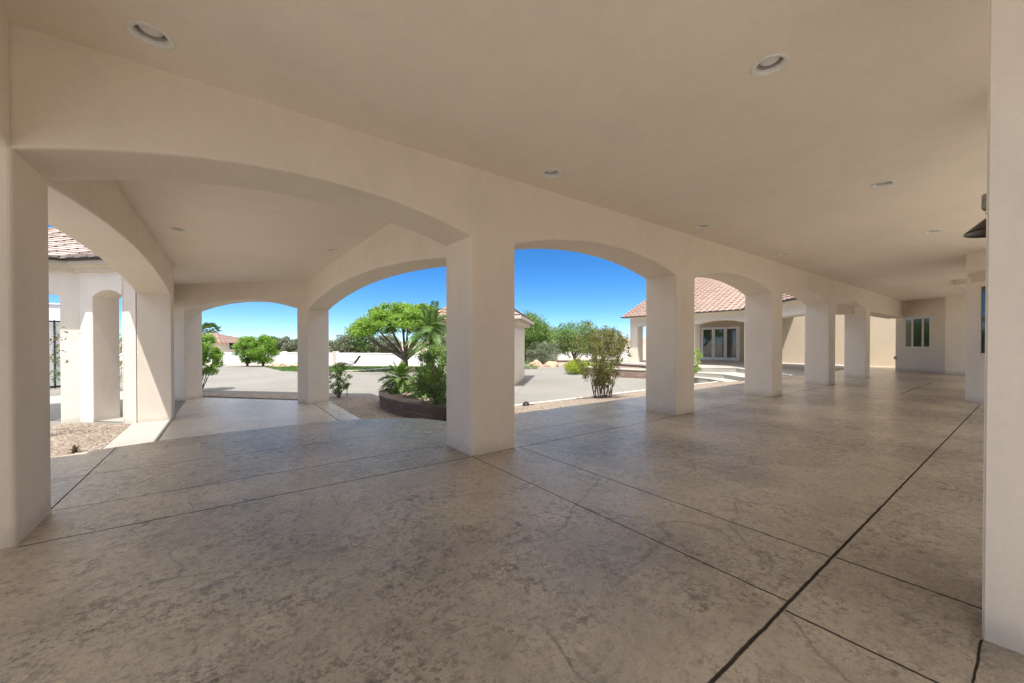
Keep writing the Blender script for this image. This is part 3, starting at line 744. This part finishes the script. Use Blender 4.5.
# ------------------------------------------------------------------ plants
def leaves(name, clumps, n, size, mat, parent, seed=0, flat=.0, aspect=2.2, droop=0, shell=.55, up=.35):
    """small bent leaves spread through many clumps (centre, radii)"""
    rg = random.Random(seed); V = []; F = []
    tot = sum((r[0]*r[1]*r[2])**(2/3) for _, r in clumps)
    for c, r in clumps:
        k = max(4, int(n*((r[0]*r[1]*r[2])**(2/3))/tot))
        for _ in range(k):
            while True:
                d = Vector((rg.gauss(0, 1), rg.gauss(0, 1), rg.gauss(0, 1)))
                if d.length > .05: break
            d.normalize(); q = (shell+(1-shell)*rg.random()) * (.55+.45*rg.random()**.5) if rg.random() < .75 else rg.random()
            p = Vector((c[0]+d.x*r[0]*q, c[1]+d.y*r[1]*q, c[2]+d.z*r[2]*q))
            ax = (d*rg.uniform(.2, 1) + Vector((rg.uniform(-1, 1), rg.uniform(-1, 1), rg.uniform(-.6, 1)-droop))*.9).normalized()
            nn = (d + Vector((rg.uniform(-1, 1), rg.uniform(-1, 1), rg.uniform(-.3, 1)+up))*.9).normalized()
            sd = ax.cross(nn)
            if sd.length < .05: continue
            sd.normalize(); nn = sd.cross(ax)
            s = size*rg.uniform(.6, 1.35); wd = s/aspect
            i = len(V)
            V += [p-ax*s*.5, p+sd*wd*.5+nn*s*.06, p+ax*s*.5-nn*s*.05, p-sd*wd*.5+nn*s*.06]
            F.append((i, i+1, i+2)); F.append((i, i+2, i+3))
    o = mk(name, V, F, mat, parent)
    return o
def clumpset(rg, n, c, rad, size, bottom=-1.0, surface=.8):
    out = []
    while len(out) < n:
        d = Vector((rg.gauss(0, 1), rg.gauss(0, 1), rg.gauss(0, 1))).normalized()
        if d.z < bottom: continue
        q = surface + (1-surface)*rg.random() if rg.random() < .8 else rg.random()*surface
        s = size*rg.uniform(.6, 1.3)
        out.append(((c[0]+d.x*rad[0]*q, c[1]+d.y*rad[1]*q, c[2]+d.z*rad[2]*q), (s, s, s*.75)))
    return out
def stems(name, base, tips, r0, mat, parent, seed=0, wob=.12):
    rg = random.Random(seed); bm = bmesh.new()
    for t in tips:
        b = Vector(base)+Vector((rg.uniform(-.1, .1), rg.uniform(-.1, .1), 0))*min(1, r0*18); t = Vector(t)
        L = (t-b).length; pts = []
        for i in range(6):
            f = i/5; p = b.lerp(t, f); p += Vector((rg.uniform(-1, 1), rg.uniform(-1, 1), 0))*wob*L*.3*math.sin(f*math.pi); p.z += .12*L*math.sin(f*math.pi)*.5
            pts.append(p)
        tube(bm, pts, [r0*(1-.75*i/5) for i in range(6)], 6)
    return mkb(name, bm, mat, parent)
def shrub(name, label, loc, h, r, n, size, mat, seed, nst=9, group=None, stem=.018, low=.25, nclump=26, aspect=2.2, cat='shrub', csize=.3, extra=None, rz=None):
    t = thing(name, label, cat, loc, 0, group); rg = random.Random(seed)
    cz = h*(low+(1-low)*.5); rad = (r, r, h*(1-low)*.5)
    cs = clumpset(rg, nclump, (0, 0, cz), rad, r*csize)
    if extra: cs += extra
    leaves('foliage', cs, n, size, mat, t, seed, aspect=aspect)
    tips = [c for c, _ in cs]; rg.shuffle(tips)
    stems('stem', (0, 0, -.02), tips[:nst], stem, 'twig', t, seed)
    return t
# tall shrub just outside the far arch
shrub('shrub', 'tall bright green shrub just outside the far arch, at its left jamb', (-.80, 19.0, ZL), 2.2, .62, 9500, .085, 'leaf_citrus', 11, 16, low=.22, nclump=70, csize=.34)
# low shrub at the right of the far bay pier
shrub('shrub', 'narrow dark green shrub against the right side of the far bay pier', (3.0, 13.75, ZL), 1.2, .34, 3200, .05, 'mid', 12, 10, low=.08, nclump=60, csize=.36)
# two citrus trees
def tree(name, label, loc, h, trunk_h, rad, n, size, mat, seed, clumps=40, cs=.28, limb=7, r0=.12, bottom=-.5, cat='tree', group=None, bark='bark', lean=(0, 0), aspect=2.2):
    t = thing(name, label, cat, loc, 0, group); rg = random.Random(seed)
    c = (lean[0], lean[1], trunk_h+(h-trunk_h)*.5); r = (rad[0], rad[1], (h-trunk_h)*.5)
    cl_ = clumpset(rg, clumps, c, r, min(r)*cs*1.6, bottom, .72)
    leaves('crown', cl_, n, size, mat, t, seed, aspect=aspect)
    bm = bmesh.new()
    fork = Vector((lean[0]*.2, lean[1]*.2, trunk_h*.75))
    tube(bm, [(0, 0, -.05), (lean[0]*.1+.02, 0, trunk_h*.4), fork], [r0, r0*.82, r0*.7], 9)
    tips = [x for x, _ in cl_]; rg.shuffle(tips)
    for tp in tips[:limb]:
        tp = Vector(tp); m = fork.lerp(tp, .5)+Vector((rg.uniform(-.1, .1), rg.uniform(-.1, .1), .08*h))
        tube(bm, [fork-Vector((0, 0, .05)), fork.lerp(m, .5)+Vector((0, 0, -.02*h)), m, m.lerp(tp, .6), tp], [r0*.55, r0*.42, r0*.32, r0*.2, r0*.08], 6)
    mkb('trunk', bm, bark, t)
    return t
tree('citrus_tree', 'round bright green citrus tree, left one of the pair seen through the far arch', (1.33, 37.5, ZL), 2.35, .15, (.85, .85), 7000, .13, 'leaf_citrus', 21, 60, .28, cat='tree', bottom=-1)
tree('citrus_tree', 'round bright green citrus tree, right one of the pair seen through the far arch', (2.35, 36.8, ZL), 2.55, .15, (.95, .9), 8000, .13, 'leaf_citrus', 22, 60, .28, bottom=-1)
# far fan palms
def palm(name, label, loc, th, rad, nf, seed, kind='fan', mat='frond', r0=.14, group=None, size=1):
    t = thing(name, label, 'palm', loc, 0, group); rg = random.Random(seed)
    bm = bmesh.new(); k = 10
    tube(bm, [(.03*math.sin(i), .03*math.cos(i*1.3), -.05+(th+.05)*i/k) for i in range(k+1)], [r0*(1.25-.35*i/k)*(1+.12*(i % 2)) for i in range(k+1)], 10)
    mkb('trunk', bm, 'palmbark', t)
    V = []; F = []
    for f in range(nf):
        az = f*2.39996+rg.uniform(-.2, .2); el = R(78)-R(125)*(f/nf)+rg.uniform(-.12, .12)
        d = Vector((math.cos(az)*math.cos(el), math.sin(az)*math.cos(el), math.sin(el)))
        side = Vector((-math.sin(az), math.cos(az), 0))
        L = rad*rg.uniform(.85, 1.12)
        if kind == 'fan':
            c = Vector((0, 0, th))+d*L*.5; up = side.cross(d).normalized()
            i0 = len(V); V += [Vector((0, 0, th)), c+side*.012, c-side*.012]; F.append((i0, i0+1, i0+2))
            for s in range(15):
                a = R(-80)+R(160)*s/14; q = (d*math.cos(a)+side*math.sin(a)).normalized()
                tip = c+q*L*.5*rg.uniform(.85, 1.1)+Vector((0, 0, -.10*L*abs(math.sin(a))-.06*L)); wv = (d*math.sin(a)-side*math.cos(a))*L*.035
                i = len(V); V += [c, c+q*L*.25+wv, tip, c+q*L*.25-wv]; F += [(i, i+1, i+2), (i, i+2, i+3)]
        else:
            pts = []; nseg = 14
            for s in range(nseg+1):
                u = s/nseg; pts.append(Vector((0, 0, th))+d*L*u+Vector((0, 0, -.55*L*u*u*max(.25, math.cos(el)))))
            for s in range(nseg):
                a, b = pts[s], pts[s+1]; i = len(V); V += [a+side*.010, a-side*.010, b-side*.008, b+side*.008]; F.append((i, i+1, i+2, i+3))
                if s < 2: continue
                tg = (b-a).normalized(); up = side.cross(tg)
                ll = L*.30*math.sin(math.pi*min(.97, (s+1)/(nseg+2)))**.7
                for sg in (-1, 1):
                    for h2 in (0, .5):
                        o = a.lerp(b, h2); q = (side*sg*.8+tg*.75-up*0.12+Vector((0, 0, rg.uniform(-.25, .1)))).normalized()
                        i = len(V); V += [o, o+q*ll*.45+tg*.016, o+q*ll+Vector((0, 0, -.12*ll)), o+q*ll*.45-tg*.016]; F += [(i, i+1, i+2), (i, i+2, i+3)]
    mk('frond_crown', V, F, mat, t)
    return t
palm('fan_palm', 'fan palm far away, standing clear above the tall shrub by the far arch', (-2.0, 75.2, ZL), 3.9, 1.55, 34, 31)
palm('fan_palm', 'fan palm far away, half hidden behind the left jamb of the far arch', (-4.6, 74.5, ZL), 3.7, 1.5, 34, 32)
palm('date_palm', 'small feathery date palm rising from the planter beside the near pier', (4.87, 10.6, -.32), 1.95, .86, 44, 33, 'date', r0=.11)
# spreading mesquite
MQ = thing('mesquite_tree', 'wide spreading bright green tree with forked dark limbs beyond the planter', 'tree', (9.7, 25.3, ZL))
rg = random.Random(41); cl_ = []
Rv = Vector((.8053, -.593, 0)); Fv = Vector((.593, .8053, 0))
for i in range(190):
    u = rg.uniform(-1, 1); v = rg.uniform(-1, 1)
    if u*u+v*v > 1: continue
    rr = math.sqrt(u*u+v*v)
    zc = 2.55 + 1.95*math.sqrt(max(0, 1-rr*rr))*rg.uniform(.45, 1) + rg.uniform(-.15, .15) - (.25 if u < -.5 else 0)
    p = Rv*(u*3.3-.1)+Fv*v*2.6; s = rg.uniform(.4, .72)
    cl_.append(((p.x, p.y, zc), (s, s, s*.62)))
leaves('crown', cl_, 36000, .17, 'leaf_bright', MQ, 41, aspect=2.4, shell=.3)
bm = bmesh.new()
tube(bm, [(0, 0, -.05), (.03, .02, .45), (0, 0, .85)], [.2, .17, .15], 10)
tips = sorted([c for c, _ in cl_], key=lambda c: c[0])
for tp in tips[::9]:
    tp = Vector(tp); f = Vector((0, 0, .8)); m = f.lerp(tp, .5)+Vector((rg.uniform(-.2, .2), rg.uniform(-.2, .2), -.12))
    tube(bm, [f-Vector((0, 0, .12)), f.lerp(m, .5)+Vector((0, 0, .05)), m, m.lerp(tp, .55)+Vector((0, 0, .1)), tp], [.10, .08, .062, .04, .015], 7)
mkb('trunk', bm, 'bark', MQ)
# planter with block wall
PL = thing('planter', 'curved raised planter of dark brown blocks at the edge of the bay', 'planter')
pp = [(4.9, 7.3), (4.55, 7.35), (4.15, 7.65), (3.85, 8.3), (3.62, 9.2), (3.52, 10.1), (3.56, 10.9), (3.8, 11.7), (4.3, 12.4), (5.0, 12.7), (5.7, 12.3), (5.9, 11.2), (5.9, 9.8), (5.7, 8.6), (5.25, 7.8)]
ribbon('block_courses', pp, .22, ZL-.05, -.30, 'block', PL); ribbon('cap', pp, .27, -.299, -.225, 'block', PL)
bm = bmesh.new(); c = bm.verts.new((4.9, 9.9, -.24)); ring = [bm.verts.new((x, y, -.30)) for x, y in pp]
for i in range(len(ring)): bm.faces.new((c, ring[i], ring[(i+1) % len(ring)]))
mkb('gravel_fill', bm, 'gravel', PL)
shrub('shrub', 'dark leafy shrub spilling over the planter wall next to the near pier', (4.12, 8.55, -.30), 1.45, .54, 9000, .058, 'mid', 51, 14, low=.06, nclump=80, csize=.36)
shrub('shrub', 'bare stemmed dark shrub in front of the planter at the near pier', (3.72, 7.75, ZL), .95, .42, 700, .06, 'leaf_dark', 52, 14, low=.35, nclump=20)
# cycad like rosettes
def rosette(name, label, loc, rad, n, seed, mat='mid', el0=75, el1=-5, width=.035, cat='plant'):
    t = thing(name, label, cat, loc); rg = random.Random(seed); V = []; F = []
    for f in range(n):
        az = f*2.39996; el = R(el0+(el1-el0)*f/n)+rg.uniform(-.1, .1); L = rad*rg.uniform(.8, 1.15)
        d = Vector((math.cos(az)*math.cos(el), math.sin(az)*math.cos(el), math.sin(el))); s = Vector((-math.sin(az), math.cos(az), 0))
        prev = None
        for k in range(7):
            u = k/6; p = d*L*u+Vector((0, 0, -.35*L*u*u*math.cos(el))); w_ = width*rad*(1-u*.9)*(1.2 if 0 < k < 4 else 1)
            i = len(V); V += [p+s*w_, p-s*w_]
            if prev is not None: F.append((prev, prev+1, i+1, i))
            prev = i
    mk('leaf_rosette', V, F, mat, t)
    bm = bmesh.new(); tube(bm, [(0, 0, -.05), (0, 0, .06), (0, 0, .12)], [.05*rad+.02, .06*rad+.02, .03*rad], 8); mkb('crown_base', bm, 'palmbark', t)
    return t
palm('sago_plant', 'bright green feathery plant arching over the left end of the planter', (4.35, 11.75, -.30), .42, .66, 46, 53, 'date', 'mid', r0=.10)
palm('sago_plant', 'smaller feathery plant in the planter between the palm and the dark shrub', (4.5, 10.2, -.30), .35, .7, 34, 56, 'date', 'mid', r0=.09)
shrub('shrub', 'small grey green ball shrub on the drive edge beyond the planter', (5.55, 16.5, ZL), .50, .33, 900, .05, 'leaf_grey', 54, 6, low=.1)
shrub('shrub', 'reddish dry shrub at the foot of the planter palm', (4.7, 10.9, -.30), .55, .35, 700, .05, 'leaf_olive', 55, 7, low=.1)
# centre bush: upright stems opening to a broad brush
CB = thing('desert_bush', 'tall olive brown bush with bare lower stems on the gravel strip', 'shrub', (8.75, 7.5, strip_z(8.75, 7.5)))
rg = random.Random(61); cl_ = []; tips = []
for i in range(230):
    hgt = rg.uniform(.35, 2.0); f = min(1, hgt/1.25)
    a = rg.uniform(0, 6.283); rr = (.20+.74*f**1.3*(.8+.25*math.sin(3*a+1)+.12*math.sin(7*a)))*math.sqrt(rg.random())
    if rg.random() < .12: hgt *= 1.1
    p = Vector((math.cos(a)*rr, math.sin(a)*rr, hgt-.12*rr*(hgt > 1.5)))
    s_ = rg.uniform(.09, .17); cl_.append(((p.x, p.y, p.z), (s_, s_, s_*1.6))); tips.append(tuple(p))
leaves('foliage', cl_, 10500, .062, 'leaf_bush', CB, 61, aspect=2.8, shell=.1, up=0)
bm = bmesh.new()
for tp in tips[:26]:
    tp = Vector(tp); b = Vector((rg.uniform(-.2, .2), rg.uniform(-.2, .2), -.03)); k1 = b.lerp(tp, .45); k1.xy = b.xy*1.3+tp.xy*.22
    tube(bm, [b, b.lerp(k1, .6), k1, k1.lerp(tp, .6), tp], [.015, .013, .011, .008, .004], 6)
mkb('stem', bm, 'twig', CB)
shrub('shrub', 'light green airy shrub growing beside the second pier near the wing steps', (17.1, 9.35, -.40), 1.45, .42, 1300, .08, 'leaf_bright', 62, 10, low=.1)
shrub('shrub', 'bright yellow green mounded shrub at the back edge of the drive', (17.0, 16.4, ZL), .72, .85, 7000, .075, 'leaf_yellow', 63, 6, low=.02, nclump=60, csize=.36)
shrub('shrub', 'yellow green mound partly behind the olive brown bush', (18.0, 15.6, ZL), .70, .75, 6000, .075, 'leaf_yellow', 64, 6, low=.02, nclump=60, csize=.36)
# trees beyond the drive, right half
tree('mesquite_tree', 'dense dark green tree with black forked trunk right of the outbuilding', (23.3, 29.6, ZL), 4.6, .5, (2.7, 2.5), 20000, .17, 'mid', 71, 110, .29, 9, .2, bottom=-.8)
shrub('shrub', 'dusty blue green bush in front of the trees beyond the drive', (23.0, 26.6, ZL), 2.0, 1.45, 7000, .12, 'leaf_grey', 72, 8, low=.03, nclump=60)
tree('mesquite_tree', 'mid green tree behind the olive brown bush', (28.5, 28.0, ZL), 4.2, .4, (2.2, 2.2), 12000, .17, 'mid', 73, 80, .29, 7, .15, bottom=-.9)
tree('mesquite_tree', 'grey green tree between the dark tree and the bush behind the drive', (27.6, 32.5, ZL), 4.0, .4, (2.1, 2.1), 10000, .17, 'leaf_grey', 74, 80, .29, 7, .15, bottom=-.9)
tree('mesquite_tree', 'olive green tree left of the wing roof, above the garden wall', (32, 27.2, ZL), 3.4, .4, (2.3, 2.0), 9000, .17, 'leaf_olive', 75, 80, .29, 7, .15, bottom=-.9)
shrub('shrub', 'low green ground shrub beside the outbuilding corner', (17.6, 21.8, ZL), .5, .9, 1500, .07, 'mid', 76, 5, low=.05)
# tree line beyond the white wall
for i, (x, y, h, r, mt, lb) in enumerate([(4.4, 61, 2.7, 1.5, 'leaf_dark', 'dark green tree behind the white wall, beside the grey roofed house'),
        (13.2, 58, 3.0, 1.9, 'leaf_grey', 'grey green tree behind the white wall, left of three'), (15.8, 57, 3.3, 2.0, 'leaf_dark', 'dark tree behind the white wall, middle of three'),
        (18.6, 56, 3.1, 1.9, 'leaf_grey', 'grey green tree behind the white wall next to the red roof'), (6.8, 60, 2.6, 1.4, 'leaf_grey', 'grey green tree touching the grey roofed house')]):
    tree('background_tree', lb, (x, y, ZL), h, .3, (r, r), 6000, .24, mt, 80+i, 60, .3, 5, .13, bottom=-.9, group='trees beyond the white wall')
# sapling and agave on the left gravel
SPL = tree('sapling', 'slender sapling with sparse leaves on the gravel behind the left pier', (-3.0, 11.2, ZL), 2.5, .9, (.55, .5), 280, .075, 'leaf_olive', 91, 22, .3, 9, .022, bottom=-1, bark='twig')
rosette('agave', 'small dried brown spiky plant on the tan gravel near the slab edge', (-2.03, 9.45, ZL+.01), .17, 22, 92, 'twig', 70, 5, .10)
shrub('hedge', 'clipped dark green hedge seen through the tower arch gap', (-3.9, 20.9, ZL), 2.3, 1.1, 4200, .08, 'leaf_dark', 93, 8, low=.02, nclump=60, cat='hedge')

# ------------------------------------------------------------------ walls and houses beyond
WW = thing('boundary_wall', 'long low white block wall at the far side of the court', 'boundary wall')
def wseg(a, b, z0, z1, th, nm, mat, par):
    a = Vector(a); b = Vector(b); d = (b-a).normalized(); L = (b-a).length
    X = Matrix(((d.x, -d.y, 0, a.x), (d.y, d.x, 0, a.y), (0, 0, 1, 0), (0, 0, 0, 1)))
    bm = bmesh.new(); bx(bm, 0, L, -th/2, th/2, z0, z1, X); return mkb(nm, bm, mat, par)
wp = [(-12, 56), (4.2, 40.3), (13.9, 27.4), (18.0, 31.0), (26, 33.6), (44, 31)]
for a, b in zip(wp, wp[1:]):
    wseg(a, b, ZL-.05, .36, .2, 'wall_panel', 'white_wall', WW); wseg(a, b, .36, .42, .26, 'cap', 'white_wall', WW)
for p in wp[1:-1]: box('post', p[0]-.2, p[0]+.2, p[1]-.2, p[1]+.2, ZL-.05, .5, 'white_wall', WW)
box('post', 7.55-.22, 7.55+.22, 35.85-.22, 35.85+.22, ZL-.05, .55, 'curb', WW)
def house(label, x, y, rz, w_, d_, hw, hr, wall, tl, cat='house', name='background_house'):
    t = thing(name, label, cat, (x, y, ZL), rz)
    box('wall', -w_/2, w_/2, -d_/2, d_/2, -.05, hw, wall, t)
    o = .5; a = (-w_/2-o, -d_/2-o, hw); b = (w_/2+o, -d_/2-o, hw); c_ = (w_/2+o, d_/2+o, hw); e = (-w_/2-o, d_/2+o, hw)
    k = min(w_, d_)/2+o; r1 = (-w_/2-o+k, 0, hr) if w_ >= d_ else (0, -d_/2-o+k, hr); r2 = (w_/2+o-k, 0, hr) if w_ >= d_ else (0, d_/2+o-k, hr)
    bm = bmesh.new()
    tile_face(bm, a, b, r2, r1, 8, .06, .004, .6); tile_face(bm, b, c_, r2, r2, 8, .06, .004, .6); tile_face(bm, c_, e, r1, r2, 8, .06, .004, .6); tile_face(bm, e, a, r1, r1, 8, .06, .004, .6)
    mkb('roof', bm, tl, t)
    bm = bmesh.new(); quadf(bm, a, b, c_, e); mkb('soffit', bm, 'fascia', t, False)
    for xx in (-w_/4, w_/4):
        f = box('window', xx-.6, xx+.6, -d_/2-.03, -d_/2+.01, 1.0, 2.1, 'white', t); box('pane', xx-.52, xx+.52, -d_/2-.045, -d_/2-.031, 1.08, 2.02, 'glass', f)
    return t
def at(px, d): # camera-forward distance to world, for far things only
    t_ = (px-512)/388; return ((.593+t_*.8053)*d, (.8053-t_*.593)*d)
x, y = at(378, 62); house('far house with a low orange red tile roof behind the white wall', x, y, R(-20), 7, 6, 1.2, 1.75, 'white_wall', 'tile_red')
x, y = at(291, 58); house('far house with a grey roof behind the white wall', x, y, R(20), 5, 6, 1.5, 2.5, 'white_wall', 'tile_grey')
x, y = at(214, 52); house('far house with a pinkish tile roof left of the citrus trees', x, y, R(50), 7, 8, 1.9, 3.3, 'stucco_pale', 'tile')
x, y = at(331, 75); house('far small house with a yellowish wall behind the tree line', x, y, R(10), 6, 6, 1.2, 1.9, 'stucco_pale', 'tile_pale')
# hills at the horizon
def hills(name, pts, depth, mat):
    V = []; F = []
    for i, (px, d, h) in enumerate(pts):
        t_ = (px-512)/388; dirv = Vector(((.593+t_*.8053), (.8053-t_*.593), 0)); 
        a = dirv*d; b = dirv*(d+depth*.5); c_ = dirv*(d+depth)
        V += [(a.x, a.y, ZL-2), (b.x, b.y, h), (c_.x, c_.y, ZL-2)]
    for i in range(len(pts)-1):
        for k in range(2): F.append((i*3+k, i*3+3+k, i*3+4+k, i*3+1+k))
    return struct(mk(name, V, F, mat))
rg = random.Random(5)
hills('hills', [(px, 600+rg.uniform(-40, 40), 3+4*max(0, math.sin((px-380)/150))+rg.uniform(0, 2)+(4 if 540 < px < 660 else 0)) for px in range(-400, 1200, 22)], 260, 'hill')

# ------------------------------------------------------------------ small things in the court
def boulder(label, loc, r, seed, group='sandstone boulders'):
    rg = random.Random(seed); bm = bmesh.new(); bmesh.ops.create_icosphere(bm, subdivisions=3, radius=1)
    for v in bm.verts:
        n_ = noise.noise(v.co*1.3+Vector((seed*3.1, 0, 0)))*.35+noise.noise(v.co*3.4+Vector((0, seed*1.7, 0)))*.12
        v.co *= 1+n_; v.co = Vector((v.co.x*r[0], v.co.y*r[1], max(-.25, v.co.z)*r[2]))
    o = mkb('boulder', bm, 'boulder', None); o.location = loc; return tag(o, label, 'boulder', group)
boulder('tan sandstone boulder under the dark green tree, largest of the row', (19.6, 23.4, ZL), (.55, .5, .5), 1)
boulder('tan sandstone boulder right of the largest one beyond the drive', (20.7, 22.8, ZL), (.6, .5, .4), 2)
boulder('low flat boulder at the right end of the row beyond the drive', (21.6, 21.9, ZL), (.5, .45, .3), 3)
boulder('orange tan boulder at the lawn corner next to the citrus trees', (3.35, 35.4, ZL), (.6, .5, .32), 4)
boulder('flat tan boulder behind the lawn left of the lounge chair', (4.6, 34.9, ZL), (.8, .5, .28), 5)
boulder('small tan boulder by the lawn edge under the spreading tree', (9.9, 25.0, ZL), (.42, .36, .25), 6)
boulder('tan boulder on the lawn edge beside the planter plant', (10.7, 24.2, ZL), (.35, .3, .22), 7)
def lounge(label, loc, rz, first=None):
    if first: return dup(first, loc, rz, label)
    t = thing('lounge_chair', label, 'lounge chair', loc, rz, 'lounge chairs on the lawn')
    bm = bmesh.new()
    for s in (-.29, .29):
        tube(bm, [(-.62, s, .40), (-.1, s, .30), (.22, s, .34), (.62, s, .92)], .016, 7)
        tube(bm, [(-.45, s, 0), (.30, s, .46)], .015, 7); tube(bm, [(.42, s, 0), (-.30, s, .34)], .015, 7); tube(bm, [(-.12, s, .50), (.42, s, .56)], .022, 7)
    for x_ in (-.45, .42): tube(bm, [(x_, -.29, .015), (x_, .29, .015)], .014, 7)
    mkb('frame', bm, 'black', t)
    def sling(nm, pts):
        bm = bmesh.new(); r_ = []
        for x_, z_ in pts: r_.append([bm.verts.new((x_, -.27, z_)), bm.verts.new((x_, .27, z_)), bm.verts.new((x_, .27, z_+.015)), bm.verts.new((x_, -.27, z_+.015))])
        for a, b in zip(r_, r_[1:]):
            for k in range(4): bm.faces.new((a[k], a[(k+1) % 4], b[(k+1) % 4], b[k]))
        bm.faces.new(r_[0]); bm.faces.new(r_[-1][::-1]); mkb(nm, bm, 'fabric', t)
    sling('seat', [(-.62, .39), (-.3, .33), (0, .30), (.22, .33)]); sling('backrest', [(.23, .345), (.42, .60), (.62, .91)])
    return t
ch = lounge('dark reclined lounge chair in front of the white wall, right of the far bay pier', (7.35, 29.8, ZL), R(-30))
lounge('dark lounge chair at the lawn, left of the far bay pier', (4.75, 32.7, ZL), R(20), ch)
PT = thing('path_light', 'small black path light on a stake beside the far bay pier', 'path light', (3.3, 13.95, ZL))
bm = bmesh.new(); tube(bm, [(0, 0, -.05), (0, 0, .34)], .012, 8); mkb('stake', bm, 'black', PT)
bm = bmesh.new(); lathe(bm, [(.02, .28), (.035, .34), (.075, .42), (.08, .43), (.03, .445), (.001, .447)], 20); mkb('lamp_head', bm, 'black', PT)
UL = thing('ground_light', 'small dark landscape light lying on the gravel right of the near pier', 'ground light', (6.35, 8.0, strip_z(6.35, 8.0)))
bm = bmesh.new(); lathe(bm, [(.09, 0), (.095, .03), (.06, .09), (.02, .105), (.001, .107)], 20); mkb('hood', bm, 'black', UL)
bm = bmesh.new(); tube(bm, [(.07, 0, .01), (.16, .02, .015), (.24, -.03, .012)], .012, 6); mkb('cable', bm, 'black', UL)
